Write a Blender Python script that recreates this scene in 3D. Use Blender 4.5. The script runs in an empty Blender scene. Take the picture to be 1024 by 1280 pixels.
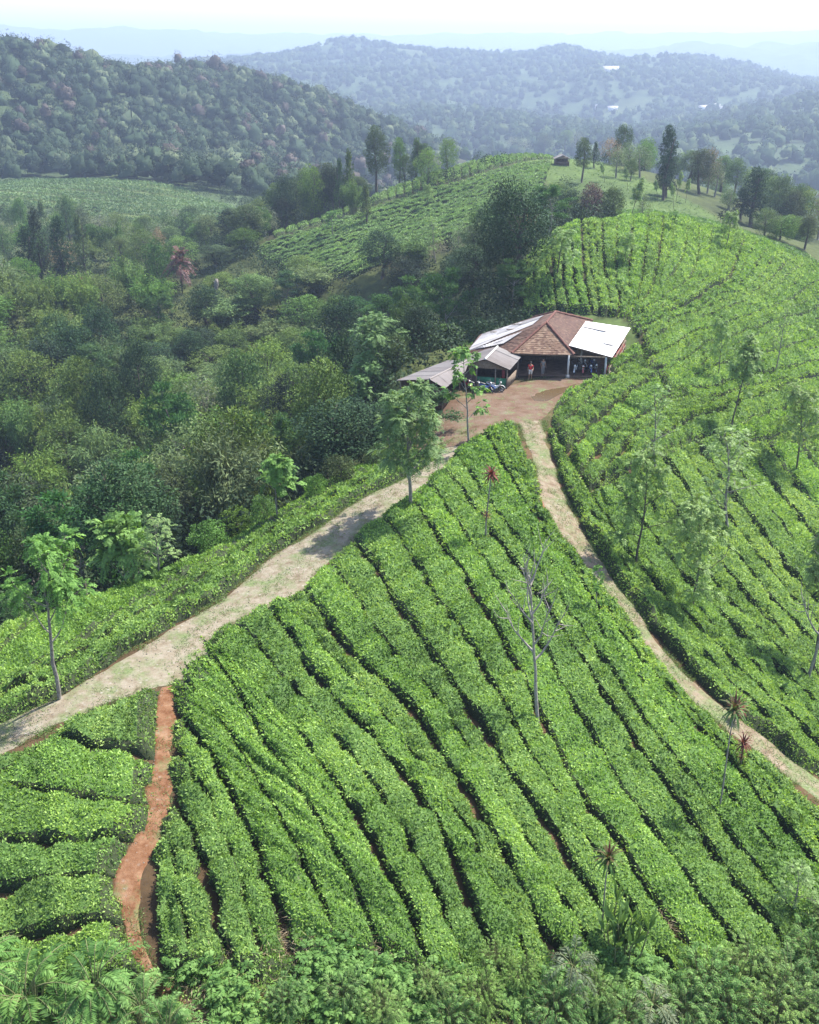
import bpy, math, random
import numpy as np
from mathutils import Vector, Matrix
R = math.radians
RNG = np.random.default_rng(11)
random.seed(5)
scene = bpy.context.scene
COL = scene.collection

# ------------------------------------------------------------------ camera numbers
HC = 28.6                      # camera height over the yard
F = 640 / math.tan(R(27))      # focal length in reference pixels (1024 x 1280)
PITCH = math.atan((640 - 60) / F)
SP, CP = math.sin(PITCH), math.cos(PITCH)

def ray(px, py):
    """direction (forward depth 1) through a point of the 1024x1280 frame"""
    px = np.asarray(px, float); py = np.asarray(py, float)
    a = (px - 512) / F; b = (640 - py) / F
    return np.stack([a, CP + b * SP, -SP + b * CP], -1)

# ------------------------------------------------------------------ mesh builder
class MB:
    def __init__(s):
        s.v = []; s.q = []; s.t = []; s.qt = []; s.tt = []; s.qm = []; s.tm = []; s.n = 0
    def add(s, v, q=None, t=None, tint=0.5, mat=0):
        v = np.asarray(v, float).reshape(-1, 3)
        if q is not None and len(q):
            q = np.asarray(q, np.int64).reshape(-1, 4)
            s.q.append(q + s.n); s.qt.append(np.broadcast_to(np.asarray(tint, float), (len(q),)).copy())
            s.qm.append(np.full(len(q), mat, np.int32))
        if t is not None and len(t):
            t = np.asarray(t, np.int64).reshape(-1, 3)
            s.t.append(t + s.n); s.tt.append(np.broadcast_to(np.asarray(tint, float), (len(t),)).copy())
            s.tm.append(np.full(len(t), mat, np.int32))
        s.v.append(v); s.n += len(v)
    # --- shapes
    def box(s, x0, x1, y0, y1, z0, z1, mat=0, M=None, tint=0.5):
        v = np.array([(x, y, z) for z in (z0, z1) for y in (y0, y1) for x in (x0, x1)], float)
        if M is not None: v = xf(M, v)
        s.add(v, [(0, 2, 3, 1), (4, 5, 7, 6), (0, 1, 5, 4), (2, 6, 7, 3), (0, 4, 6, 2), (1, 3, 7, 5)], mat=mat, tint=tint)
    def tube(s, pts, rad, sides=6, mat=0, tint=0.5, cap=True):
        pts = np.asarray(pts, float); n = len(pts)
        rad = np.broadcast_to(np.asarray(rad, float), (n,))
        d = np.gradient(pts, axis=0); d /= np.linalg.norm(d, axis=1)[:, None] + 1e-9
        ref = np.array([0.31, 0.17, 0.93]) if abs(d[0][2]) < 0.9 else np.array([1.0, 0.1, 0.05])
        a = np.cross(d, ref); a /= np.linalg.norm(a, axis=1)[:, None] + 1e-9
        b = np.cross(d, a)
        an = np.arange(sides) * 2 * math.pi / sides
        v = pts[:, None] + rad[:, None, None] * (np.cos(an)[None, :, None] * a[:, None] + np.sin(an)[None, :, None] * b[:, None])
        i = np.arange(n - 1)[:, None] * sides; j = np.arange(sides)[None]; k = (j + 1) % sides
        q = np.stack([i + j, i + k, i + sides + k, i + sides + j], -1).reshape(-1, 4)
        vv = v.reshape(-1, 3)
        s.add(vv, q, mat=mat, tint=tint)
        if cap:
            base = s.n - len(vv)
            for c, o in ((pts[0], 0), (pts[-1], (n - 1) * sides)):
                s.v.append(np.array([c])); ci = s.n; s.n += 1
                tr = np.array([(ci, base + o + x, base + o + (x + 1) % sides) for x in range(sides)])
                s.t.append(tr); s.tt.append(np.full(sides, 0.5)); s.tm.append(np.full(sides, mat, np.int32))
    def cards(s, c, d, nrm, L, W, tint, mat=0, mid=0.45):
        """leaf shaped quads: base c, pointing along d, lying across nrm"""
        c = np.asarray(c, float); n = len(c)
        L = np.broadcast_to(np.asarray(L, float), (n,))[:, None]; W = np.broadcast_to(np.asarray(W, float), (n,))[:, None]
        d = d / (np.linalg.norm(d, axis=1)[:, None] + 1e-9)
        sd = np.cross(d, nrm); sd /= np.linalg.norm(sd, axis=1)[:, None] + 1e-9
        m = c + d * L * mid
        v = np.stack([c, m + sd * W / 2, c + d * L, m - sd * W / 2], 1).reshape(-1, 3)
        s.add(v, np.arange(4 * n).reshape(-1, 4), tint=tint, mat=mat)
    def grid(s, P, mat=0, tint=0.5):
        a, b = P.shape[:2]
        i = np.arange(a - 1)[:, None] * b; j = np.arange(b - 1)[None]
        q = np.stack([i + j, i + j + 1, i + b + j + 1, i + b + j], -1).reshape(-1, 4)
        s.add(P.reshape(-1, 3), q, mat=mat, tint=tint)
    def mesh(s, name, mats, smooth=False):
        me = bpy.data.meshes.new(name)
        v = np.concatenate(s.v) if s.v else np.zeros((0, 3))
        q = np.concatenate(s.q) if s.q else np.zeros((0, 4), np.int64)
        t = np.concatenate(s.t) if s.t else np.zeros((0, 3), np.int64)
        nq, nt = len(q), len(t)
        me.vertices.add(len(v)); me.vertices.foreach_set('co', v.astype(np.float32).ravel())
        me.loops.add(nq * 4 + nt * 3)
        me.loops.foreach_set('vertex_index', np.concatenate([q.ravel(), t.ravel()]).astype(np.int32))
        me.polygons.add(nq + nt)
        ls = np.concatenate([np.arange(nq) * 4, nq * 4 + np.arange(nt) * 3]).astype(np.int32)
        me.polygons.foreach_set('loop_start', ls)
        mi = np.concatenate([np.concatenate(s.qm) if nq else np.zeros(0), np.concatenate(s.tm) if nt else np.zeros(0)]).astype(np.int32)
        me.polygons.foreach_set('material_index', mi)
        if smooth: me.polygons.foreach_set('use_smooth', np.ones(nq + nt, bool))
        me.update(calc_edges=True)
        at = me.attributes.new('tint', 'FLOAT', 'FACE')
        ti = np.concatenate([np.concatenate(s.qt) if nq else np.zeros(0), np.concatenate(s.tt) if nt else np.zeros(0)]).astype(np.float32)
        at.data.foreach_set('value', ti)
        for m in (mats if isinstance(mats, (list, tuple)) else [mats]): me.materials.append(m)
        return me
    def build(s, name, mats, parent=None, smooth=False):
        o = bpy.data.objects.new(name, s.mesh(name, mats, smooth)); COL.objects.link(o)
        if parent is not None: o.parent = parent
        return o

def xf(M, v):
    v = np.asarray(v, float); M = np.array(M)
    return v @ M[:3, :3].T + M[:3, 3]

def tag(o, label=None, cat=None, group=None, kind=None):
    if label: o['label'] = label
    if cat: o['category'] = cat
    if group: o['group'] = group
    if kind: o['kind'] = kind
    return o

def thing(name, label, cat, loc=(0, 0, 0), rz=0, group=None):
    o = bpy.data.objects.new(name, None); COL.objects.link(o); o.empty_display_size = 0.2
    o.location = loc; o.rotation_euler = (0, 0, rz)
    return tag(o, label, cat, group)

def dup(root, loc, rz=0, sc=1.0, label=None, group=None, cat=None):
    r = root.copy(); COL.objects.link(r); r.location = loc; r.rotation_euler = (0, 0, rz)
    r.scale = sc if isinstance(sc, (tuple, list)) else (sc, sc, sc)
    if label: r['label'] = label
    if group: r['group'] = group
    if cat: r['category'] = cat
    for ch in list(root.children):
        c = ch.copy(); COL.objects.link(c); c.parent = r
        for g in ch.children:
            d = g.copy(); COL.objects.link(d); d.parent = c
    return r

def unit(v): return v / (np.linalg.norm(v, axis=-1, keepdims=True) + 1e-9)
def rdir(n, rng=RNG): return unit(rng.normal(size=(n, 3)))

# value noise, smooth, vectorised
def _hash(ix, iy, seed):
    h = (ix.astype(np.int64) * 374761393 + iy.astype(np.int64) * 668265263 + seed * 144665) & 0xffffffff
    h = ((h ^ (h >> 13)) * 1274126177) & 0xffffffff
    return ((h ^ (h >> 16)) & 0xffff) / 65535.0
def vnoise(x, y, seed=0):
    x = np.asarray(x, float); y = np.asarray(y, float)
    ix = np.floor(x); iy = np.floor(y); fx = x - ix; fy = y - iy
    fx = fx * fx * (3 - 2 * fx); fy = fy * fy * (3 - 2 * fy)
    a = _hash(ix, iy, seed); b = _hash(ix + 1, iy, seed); c = _hash(ix, iy + 1, seed); d = _hash(ix + 1, iy + 1, seed)
    return (a * (1 - fx) + b * fx) * (1 - fy) + (c * (1 - fx) + d * fx) * fy
def fbm(x, y, seed=0, o=4):
    s = 0; a = 0.5
    for k in range(o):
        s = s + a * (vnoise(x * 2 ** k, y * 2 ** k, seed + k * 17) - 0.5); a *= 0.5
    return s
# ------------------------------------------------------------------ terrain
_C = []
def cz(px, py, z):            # ground seen at a frame point, at height z
    d = ray(px, py); k = (z - HC) / d[2]; _C.append((d[0] * k, d[1] * k, z))
def cy(px, py, Y, dz=0):      # ground seen at a frame point, at forward distance Y
    d = ray(px, py); k = Y / d[1]; _C.append((d[0] * k, Y, HC + d[2] * k + dz))
def cw(x, y, z): _C.append((x, y, z))
# the ridge carrying the paths and the yard
for p in [(-150, 1000, -1.0), (0, 930, 0), (215, 860, .2), (300, 780, .1), (390, 700, 0), (500, 600, 0), (560, 545, 0), (610, 510, 0), (650, 490, 0), (720, 478, 0), (690, 500, 0),
          (160, 1000, -.1), (160, 1100, -.5), (180, 1190, -1.0), (240, 1275, -1.8), (0, 1050, -.4), (0, 1180, -1.2), (0, 1275, -2), (-150, 1200, -2),
          (330, 900, 0), (450, 900, -.4), (400, 1050, -.8), (500, 1130, -1.8), (500, 1270, -3), (620, 700, -.6), (560, 780, -.4), (700, 900, -2.6), (620, 1000, -2.2), (800, 1100, -4.6), (700, 1200, -4.2), (820, 1270, -5.6), (1000, 1270, -6.8), (1100, 1150, -7.5), (950, 1120, -6.3),
          (665, 560, -.2), (690, 620, -.9), (740, 700, -2.2), (800, 770, -3.4), (880, 870, -5), (1024, 990, -7), (1150, 1080, -9),
          (900, 760, -6.5), (900, 690, -6.2), (1024, 820, -10), (1150, 900, -13), (900, 600, -5.2), (1024, 680, -10), (1150, 700, -15), (1024, 580, -8.5), (800, 600, -2.4), (800, 545, -1.2), (760, 500, -.2),
          (850, 490, -1.5), (1024, 470, -5.5), (1150, 500, -11), (930, 430, -1.5), (850, 420, .8), (790, 410, 1.2), (730, 398, 1.0), (670, 400, 0)]: cz(*p)
# tea hill behind the house
for p in [(700, 345, 122), (760, 345, 124), (840, 345, 126), (930, 360, 132), (1024, 400, 135), (1150, 450, 135), (660, 330, 126),
          (690, 296, 143), (760, 282, 148), (840, 278, 154), (930, 300, 163), (1024, 335, 170), (1150, 380, 175)]: cy(*p)
for p in [(25, 175, -1.5), (45, 185, 0), (65, 190, -2), (12, 165, -4), (90, 200, -9), (115, 180, -18)]: cw(*p)
# hut hill
for p in [(790, 262, 205), (850, 268, 210), (920, 288, 212), (1024, 330, 215), (700, 240, 235), (760, 235, 240), (830, 245, 240), (880, 262, 235),
          (690, 212, 265), (740, 213, 268), (800, 225, 262), (690, 199, 285), (720, 199, 285), (660, 195, 288), (620, 198, 285), (560, 214, 280), (500, 234, 272), (430, 264, 255), (340, 300, 235),
          (640, 240, 236), (560, 260, 236), (480, 290, 225), (400, 320, 215), (600, 300, 200), (520, 330, 190), (450, 345, 190), (660, 275, 205)]: cy(*p)
for p in [(45, 320, -6), (25, 330, -10), (0, 330, -22), (-30, 320, -30), (80, 310, -8), (105, 290, -14), (130, 260, -22), (150, 220, -28), (-60, 290, -30)]: cw(*p)
# left flank, forested valley
for p in [(500, 572, -1.2), (420, 605, -1.8), (330, 655, -2.6), (250, 700, -3.0), (120, 752, -3.2), (0, 790, -3.6), (-120, 850, -4)]: cz(*p)
for p in [(-36, 66, -15), (-50, 60, -16), (-20, 78, -14), (-8, 88, -9), (2, 96, -4), (-60, 85, -26), (-35, 90, -24), (-15, 100, -19), (0, 108, -11), (8, 118, -6),
          (-80, 110, -29), (-45, 115, -28), (-20, 125, -24), (-2, 132, -16), (10, 140, -9), (-70, 145, -25), (-35, 150, -24), (-8, 155, -19), (-90, 180, -20), (-50, 185, -21), (-20, 180, -20), (5, 175, -14),
          (-110, 220, -18), (-70, 225, -20), (-40, 210, -17), (-130, 150, -24), (-120, 100, -26), (-100, 70, -20), (-160, 200, -18)]: cw(*p)
# left middle tea hill and its feet
for p in [(10, 330, 275), (120, 320, 280), (220, 318, 285), (20, 262, 370), (60, 228, 430), (150, 228, 430), (200, 229, 430), (250, 250, 400), (300, 262, 370), (200, 275, 350), (110, 270, 355), (280, 290, 320), (-100, 300, 330), (-100, 240, 430)]: cy(*p)
# forested mountain on the left (skyline minus the tree height)
for p in [(-200, 68, 650), (0, 72, 690), (60, 80, 700), (120, 106, 740), (180, 100, 780), (230, 92, 800), (330, 116, 840), (400, 146, 870), (450, 172, 900), (520, 202, 920),
          (-100, 232, 480), (0, 226, 480), (100, 226, 490), (200, 222, 500), (300, 232, 520), (380, 236, 560), (60, 150, 590), (180, 160, 620), (300, 170, 660), (400, 195, 700), (0, 190, 540), (250, 195, 580)]: cy(*p)
for p in [(-320, 900, -30), (-150, 1050, -70), (0, 1000, -95), (-50, 640, -50), (0, 560, -58), (60, 450, -45), (100, 700, -80), (200, 500, -70), (300, 700, -95), (200, 350, -50), (300, 420, -70)]: cw(*p)
# far valley and hazy ridges
for p in [(600, 180, 1250), (720, 190, 1100), (850, 190, 1000), (960, 225, 850), (1024, 235, 820), (1150, 240, 820), (860, 165, 1300), (940, 146, 1350), (1024, 130, 1400), (1150, 120, 1400), (500, 150, 1500), (620, 150, 1600), (760, 150, 1700), (880, 150, 1700),
          (100, 110, 2300), (270, 82, 2500), (350, 75, 2500), (430, 58, 2500), (500, 66, 2500), (575, 65, 2550), (600, 68, 2500), (640, 77, 2500), (690, 65, 2500), (730, 70, 2500), (770, 77, 2450), (830, 75, 2400), (900, 84, 2300), (960, 94, 2200), (1024, 104, 2200), (1200, 110, 2200),
          (430, 110, 1950), (560, 115, 1950), (700, 105, 2000), (850, 110, 1900), (1000, 135, 1750),
          (790, 76, 4400), (830, 62, 4500), (880, 57, 4500), (950, 60, 4500), (1024, 52, 4600), (1200, 45, 4600), (100, 75, 4600), (300, 72, 4600), (550, 70, 4600), (680, 72, 4600),
          (-200, 35, 7000), (0, 33, 7000), (60, 42, 7000), (150, 35, 7000), (250, 44, 7000), (400, 48, 7000), (600, 46, 7000), (850, 44, 7000), (1024, 40, 7000), (1200, 36, 7000)]: cy(*p)
for p in [(-300, 1600, -90), (300, 1700, -110), (-600, 3400, -60), (0, 3400, -80), (700, 3300, -70), (1500, 3300, -80), (-1500, 5800, -60), (0, 5800, -60), (2000, 5800, -60), (0, 9500, -50), (4000, 9000, -50), (-4000, 9000, -50)]: cw(*p)
for p in [(0, 20, -4), (0, 10, -6), (-12, 22, -3.5), (15, 22, -8), (0, 4, -8), (30, 15, -14), (-30, 15, -8), (-40, 40, -8), (35, 35, -13), (50, 60, -18), (60, 90, -20), (80, 130, -18), (-60, 30, -14), (90, 60, -28), (140, 140, -30), (-200, 120, -20), (-220, 300, -10), (220, 240, -36)]: cw(*p)
_C = np.array(_C)
def _uv(x, y): return np.stack([np.arctan2(x, y), 0.5 * np.log(x * x + y * y)], -1)
def _k(r2): return 0.5 * r2 * np.log(r2 + 1e-12)
_P = _uv(_C[:, 0], _C[:, 1]); _n = len(_P)
_A = np.zeros((_n + 3, _n + 3)); _A[:_n, :_n] = _k(((_P[:, None] - _P[None]) ** 2).sum(-1)) + np.eye(_n) * 2e-4
_A[:_n, _n] = 1; _A[:_n, _n + 1:] = _P; _A[_n:, :_n] = _A[:_n, _n:].T
_W = np.linalg.solve(_A, np.concatenate([_C[:, 2], np.zeros(3)]))
YARD = (12.0, 90.0)
def _raw(x, y):
    q = _uv(x, y); out = np.empty(len(q))
    for i in range(0, len(q), 20000):
        b = q[i:i + 20000]
        out[i:i + 20000] = _k(((b[:, None] - _P[None]) ** 2).sum(-1)) @ _W[:_n] + _W[_n] + b @ _W[_n + 1:]
    r = np.exp(q[:, 1])
    far = np.clip((r - 420) / 500, 0, 1)
    amp = far * np.minimum(r * 0.011, 38)
    out += amp * fbm(x / 170, y / 170, 3, 5) * 2 + 0.10 * fbm(x / 1.6, y / 1.6, 9, 3) * np.clip(1 - r / 200, 0, 1)
    m = np.clip(1.35 - np.hypot((x - 12) / 13, (y - 95) / 11), 0, 1) * 2.6; m = np.clip(m, 0, 1); m = m * m * (3 - 2 * m)
    return out * (1 - m)
TH = np.radians(np.linspace(-62, 62, 420)); LR = np.linspace(math.log(5), math.log(9800), 520)
_T, _L = np.meshgrid(TH, LR)
GX, GY = np.exp(_L) * np.sin(_T), np.exp(_L) * np.cos(_T)
GZ = _raw(GX.ravel(), GY.ravel()).reshape(GX.shape)
def H(x, y):
    x = np.asarray(x, float); y = np.asarray(y, float)
    u = (np.arctan2(x, y) - TH[0]) / (TH[1] - TH[0]); v = (0.5 * np.log(x * x + y * y + 1e-9) - LR[0]) / (LR[1] - LR[0])
    u = np.clip(u, 0, len(TH) - 1.001); v = np.clip(v, 0, len(LR) - 1.001)
    i = u.astype(int); j = v.astype(int); a = u - i; b = v - j
    return (GZ[j, i] * (1 - a) + GZ[j, i + 1] * a) * (1 - b) + (GZ[j + 1, i] * (1 - a) + GZ[j + 1, i + 1] * a) * b
def P(px, py, up=0.0, t0=14.0, t1=9000.0, fall=False):
    """where the ray through a frame point first meets the ground raised by up -> (n,3) on that raised surface"""
    px = np.atleast_1d(np.asarray(px, float)); py = np.atleast_1d(np.asarray(py, float))
    d = ray(px, py); t = np.full(len(d), t0); lo = t.copy(); hit = np.zeros(len(d), bool); air = np.full(len(d), not fall)
    up = np.broadcast_to(np.asarray(up, float), t.shape)
    for _ in range(1200):
        if hit.all(): break
        p = d * t[:, None]; g = HC + p[:, 2] - H(p[:, 0], p[:, 1]) - up
        air |= g > 0; nh = (g <= 0) & ~hit & air; hit |= nh
        lo = np.where(hit, lo, t); t = np.where(hit, t, t + np.maximum(t * 0.006, 0.12))
        if (t > t1).all(): break
    hi = t.copy()
    for _ in range(24):
        m = (lo + hi) / 2; p = d * m[:, None]; g = HC + p[:, 2] - H(p[:, 0], p[:, 1]) - up
        hi = np.where(g <= 0, m, hi); lo = np.where(g <= 0, lo, m)
    p = d * hi[:, None]; p[:, 2] += HC
    return p
def P1(px, py, up=0.0): return P([px], [py], up)[0]
def resample(pts, n):
    pts = np.asarray(pts, float); s = np.r_[0, np.cumsum(np.linalg.norm(np.diff(pts, axis=0), axis=1))]
    # smooth (Catmull-Rom through the points, then even spacing)
    q = []
    for i in range(len(pts) - 1):
        p0 = pts[max(i - 1, 0)]; p1 = pts[i]; p2 = pts[i + 1]; p3 = pts[min(i + 2, len(pts) - 1)]
        for t in np.linspace(0, 1, 12, endpoint=False):
            q.append(0.5 * (2 * p1 + (p2 - p0) * t + (2 * p0 - 5 * p1 + 4 * p2 - p3) * t ** 2 + (3 * p1 - p0 - 3 * p2 + p3) * t ** 3))
    q.append(pts[-1]); q = np.array(q); s = np.r_[0, np.cumsum(np.linalg.norm(np.diff(q, axis=0), axis=1))]
    g = np.linspace(0, s[-1], n)
    return np.stack([np.interp(g, s, q[:, k]) for k in range(q.shape[1])], -1)
def XY(px_list):
    a = np.array(px_list, float); return P(a[:, 0], a[:, 1])[:, :2]
def inside(poly, x, y):
    poly = np.asarray(poly); c = np.zeros(np.shape(x), bool); j = len(poly) - 1
    for i in range(len(poly)):
        xi, yi = poly[i]; xj, yj = poly[j]
        m = ((yi > y) != (yj > y)) & (x < (xj - xi) * (y - yi) / (yj - yi + 1e-12) + xi); c ^= m; j = i
    return c
def pdist(line, x, y):
    """distance of points to a polyline"""
    line = np.asarray(line); best = np.full(np.shape(x), 1e9)
    for a, b in zip(line[:-1], line[1:]):
        ab = b - a; t = np.clip(((x - a[0]) * ab[0] + (y - a[1]) * ab[1]) / (ab @ ab + 1e-9), 0, 1)
        best = np.minimum(best, np.hypot(x - a[0] - t * ab[0], y - a[1] - t * ab[1]))
    return best
# ------------------------------------------------------------------ materials
def _mat(name):
    m = bpy.data.materials.new(name); m.use_nodes = True; nt = m.node_tree
    b = nt.nodes['Principled BSDF']; return m, nt, b
def _ramp(nt, stops, src, interp='LINEAR'):
    r = nt.nodes.new('ShaderNodeValToRGB'); cr = r.color_ramp; cr.interpolation = interp
    while len(cr.elements) < len(stops): cr.elements.new(0.5)
    for e, (p, c) in zip(cr.elements, stops): e.position = p; e.color = (*c, 1)
    nt.links.new(src, r.inputs[0]); return r.outputs[0]
def _noise(nt, scale, detail=4, rough=0.6, coord='Object', dist=0):
    tc = nt.nodes.new('ShaderNodeTexCoord'); n = nt.nodes.new('ShaderNodeTexNoise')
    n.inputs['Scale'].default_value = scale; n.inputs['Detail'].default_value = detail; n.inputs['Roughness'].default_value = rough; n.inputs['Distortion'].default_value = dist
    nt.links.new(tc.outputs[coord], n.inputs['Vector']); return n.outputs['Fac']
def _mix(nt, f, a, b, mode='MIX'):
    m = nt.nodes.new('ShaderNodeMix'); m.data_type = 'RGBA'; m.blend_type = mode
    for s, v in ((m.inputs[0], f), (m.inputs[6], a), (m.inputs[7], b)):
        if hasattr(v, 'node'): nt.links.new(v, s)
        else: s.default_value = v if isinstance(v, (int, float)) else (*v, 1)
    return m.outputs[2]
def _bump(nt, b, h, strength=0.5, dist=0.05):
    n = nt.nodes.new('ShaderNodeBump'); n.inputs['Strength'].default_value = strength; n.inputs['Distance'].default_value = dist
    nt.links.new(h, n.inputs['Height']); nt.links.new(n.outputs[0], b.inputs['Normal'])
def leafmat(name, dark, mid, light, trans=0.3, rough=0.5, objvar=0.12, spec=0.4):
    m, nt, b = _mat(name)
    a = nt.nodes.new('ShaderNodeAttribute'); a.attribute_name = 'tint'
    c = _ramp(nt, [(0.0, dark), (0.5, mid), (1.0, light)], a.outputs['Fac'])
    oi = nt.nodes.new('ShaderNodeObjectInfo')
    hs = nt.nodes.new('ShaderNodeHueSaturation')
    def rng(lo, hi, mul):
        mm = nt.nodes.new('ShaderNodeMath'); mm.operation = 'MULTIPLY'; mm.inputs[1].default_value = mul; nt.links.new(oi.outputs['Random'], mm.inputs[0])
        fr = nt.nodes.new('ShaderNodeMath'); fr.operation = 'FRACT'; nt.links.new(mm.outputs[0], fr.inputs[0])
        mr = nt.nodes.new('ShaderNodeMapRange'); mr.inputs[3].default_value = lo; mr.inputs[4].default_value = hi; nt.links.new(fr.outputs[0], mr.inputs[0]); return mr.outputs[0]
    nt.links.new(rng(0.5 - objvar * 0.12, 0.5 + objvar * 0.12, 1), hs.inputs['Hue'])
    nt.links.new(rng(1 - objvar * 1.5, 1 + objvar * 0.6, 7.31), hs.inputs['Saturation'])
    nt.links.new(rng(1 - objvar * 1.8, 1 + objvar * 1.8, 3.77), hs.inputs['Value'])
    nt.links.new(c, hs.inputs['Color'])
    nt.links.new(hs.outputs[0], b.inputs['Base Color'])
    b.inputs['Roughness'].default_value = rough; b.inputs['Specular IOR Level'].default_value = spec
    if trans > 0:
        t = nt.nodes.new('ShaderNodeBsdfTranslucent')
        tc = _mix(nt, 1.0, hs.outputs[0], (1.25, 1.2, 0.55), 'MULTIPLY'); nt.links.new(tc, t.inputs['Color'])
        ms = nt.nodes.new('ShaderNodeMixShader'); ms.inputs[0].default_value = trans
        nt.links.new(b.outputs[0], ms.inputs[1]); nt.links.new(t.outputs[0], ms.inputs[2])
        nt.links.new(ms.outputs[0], nt.nodes['Material Output'].inputs['Surface'])
    return m
def noisemat(name, stops, scale=4, rough=0.8, detail=5, bump=0.4, bdist=0.04, spec=0.3, metal=0, tintmix=None):
    m, nt, b = _mat(name)
    n = _noise(nt, scale, detail)
    c = _ramp(nt, stops, n)
    if tintmix:
        a = nt.nodes.new('ShaderNodeAttribute'); a.attribute_name = 'tint'
        c = _mix(nt, 0.62, c, _ramp(nt, tintmix, a.outputs['Fac']))
    nt.links.new(c, b.inputs['Base Color']); b.inputs['Roughness'].default_value = rough
    b.inputs['Specular IOR Level'].default_value = spec; b.inputs['Metallic'].default_value = metal
    if bump: _bump(nt, b, _noise(nt, scale * 3, 6), bump, bdist)
    return m
M = {}
# tea: new flush, mature leaves, old leaves
M['tea'] = leafmat('tea leaves', (0.060, 0.120, 0.024), (0.182, 0.312, 0.060), (0.315, 0.455, 0.115), 0.38, 0.55, 0.05, 0.2)
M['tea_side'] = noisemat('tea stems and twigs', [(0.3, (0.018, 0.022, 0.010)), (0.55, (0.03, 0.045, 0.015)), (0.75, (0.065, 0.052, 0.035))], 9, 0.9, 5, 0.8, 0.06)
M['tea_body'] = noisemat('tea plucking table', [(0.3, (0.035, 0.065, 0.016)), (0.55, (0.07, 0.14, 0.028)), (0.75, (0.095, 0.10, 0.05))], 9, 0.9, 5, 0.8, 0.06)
M['tea_far'] = leafmat('tea leaves far rows', (0.06, 0.115, 0.03), (0.145, 0.25, 0.06), (0.24, 0.37, 0.10), 0.25, 0.55, 0.06, 0.3)
M['tea_back'] = leafmat('tea leaves back field', (0.04, 0.085, 0.025), (0.085, 0.16, 0.045), (0.15, 0.25, 0.08), 0.2, 0.6, 0.05, 0.3)
M['bark'] = noisemat('grey bark', [(0.3, (0.10, 0.085, 0.07)), (0.6, (0.22, 0.20, 0.17)), (0.8, (0.33, 0.31, 0.27))], 6, 0.9, 6, 0.6, 0.03)
M['bark_dark'] = noisemat('dark bark', [(0.3, (0.04, 0.032, 0.025)), (0.7, (0.11, 0.09, 0.07))], 6, 0.9, 6, 0.6, 0.03)
M['bark_bare'] = noisemat('grey brown dead wood', [(0.3, (0.15, 0.13, 0.11)), (0.7, (0.32, 0.29, 0.25))], 7, 0.9, 6, 0.5, 0.03)
M['bark_pale'] = noisemat('bleached dead wood', [(0.3, (0.24, 0.22, 0.19)), (0.7, (0.46, 0.43, 0.39))], 7, 0.9, 6, 0.5, 0.03)
M['leaf_bright'] = leafmat('bright pinnate leaves', (0.05, 0.11, 0.02), (0.10, 0.21, 0.04), (0.20, 0.36, 0.075), 0.36, 0.6, 0.05, 0.2)
M['leaf_shade'] = leafmat('shade tree leaves', (0.045, 0.10, 0.028), (0.105, 0.20, 0.055), (0.21, 0.335, 0.105), 0.3, 0.6, 0.06, 0.2)
M['leaf_feather'] = leafmat('feathery grey green leaves', (0.07, 0.12, 0.03), (0.15, 0.245, 0.06), (0.25, 0.37, 0.11), 0.35, 0.55, 0.06, 0.3)
M['leaf_forest'] = leafmat('forest leaves', (0.019, 0.043, 0.012), (0.058, 0.109, 0.026), (0.128, 0.204, 0.051), 0.24, 0.7, 0.22, 0.1)
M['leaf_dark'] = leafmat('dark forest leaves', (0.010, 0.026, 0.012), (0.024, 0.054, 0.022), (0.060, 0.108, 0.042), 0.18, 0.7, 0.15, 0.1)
M['leaf_olive'] = leafmat('olive bamboo leaves', (0.031, 0.064, 0.016), (0.097, 0.167, 0.039), (0.184, 0.271, 0.074), 0.32, 0.7, 0.15, 0.1)
M['leaf_pale'] = leafmat('pale dusty leaves', (0.07, 0.11, 0.05), (0.13, 0.18, 0.08), (0.22, 0.27, 0.13), 0.3, 0.6, 0.15, 0.3)
M['leaf_purple'] = leafmat('wine red leaves', (0.035, 0.016, 0.018), (0.085, 0.035, 0.035), (0.17, 0.08, 0.06), 0.22, 0.55, 0.1, 0.3)
M['leaf_bronze'] = leafmat('bronze dry leaves', (0.09, 0.06, 0.035), (0.17, 0.12, 0.07), (0.28, 0.21, 0.13), 0.25, 0.7, 0.15, 0.2)
M['leaf_umbrella'] = leafmat('umbrella tree leaves', (0.018, 0.051, 0.018), (0.043, 0.102, 0.031), (0.090, 0.172, 0.053), 0.3, 0.7, 0.12, 0.1)
M['leaf_cordyline'] = leafmat('red and green strap leaves', (0.090, 0.020, 0.020), (0.070, 0.070, 0.025), (0.090, 0.170, 0.040), 0.25, 0.6, 0.05, 0.15)
M['leaf_red'] = leafmat('red strap leaves', (0.05, 0.014, 0.014), (0.10, 0.024, 0.02), (0.16, 0.06, 0.035), 0.25, 0.6, 0.05, 0.15)
M['leaf_fern'] = leafmat('fern fronds', (0.04, 0.10, 0.024), (0.10, 0.205, 0.048), (0.20, 0.335, 0.095), 0.32, 0.6, 0.06, 0.15)
M['leaf_weed'] = leafmat('feathery weed leaves', (0.06, 0.12, 0.026), (0.155, 0.27, 0.06), (0.26, 0.40, 0.11), 0.35, 0.65, 0.06, 0.12)
M['leaf_far'] = leafmat('distant forest leaves', (0.010, 0.026, 0.011), (0.030, 0.062, 0.021), (0.095, 0.125, 0.045), 0.10, 0.8, 0.2, 0.05)
M['leaf_far_brown'] = leafmat('distant brown crowns', (0.045, 0.034, 0.022), (0.075, 0.056, 0.036), (0.12, 0.09, 0.06), 0.12, 0.7, 0.2, 0.2)
M['grass'] = leafmat('grass blades', (0.05, 0.10, 0.025), (0.11, 0.19, 0.05), (0.21, 0.29, 0.10), 0.3, 0.6, 0.05, 0.3)
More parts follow.
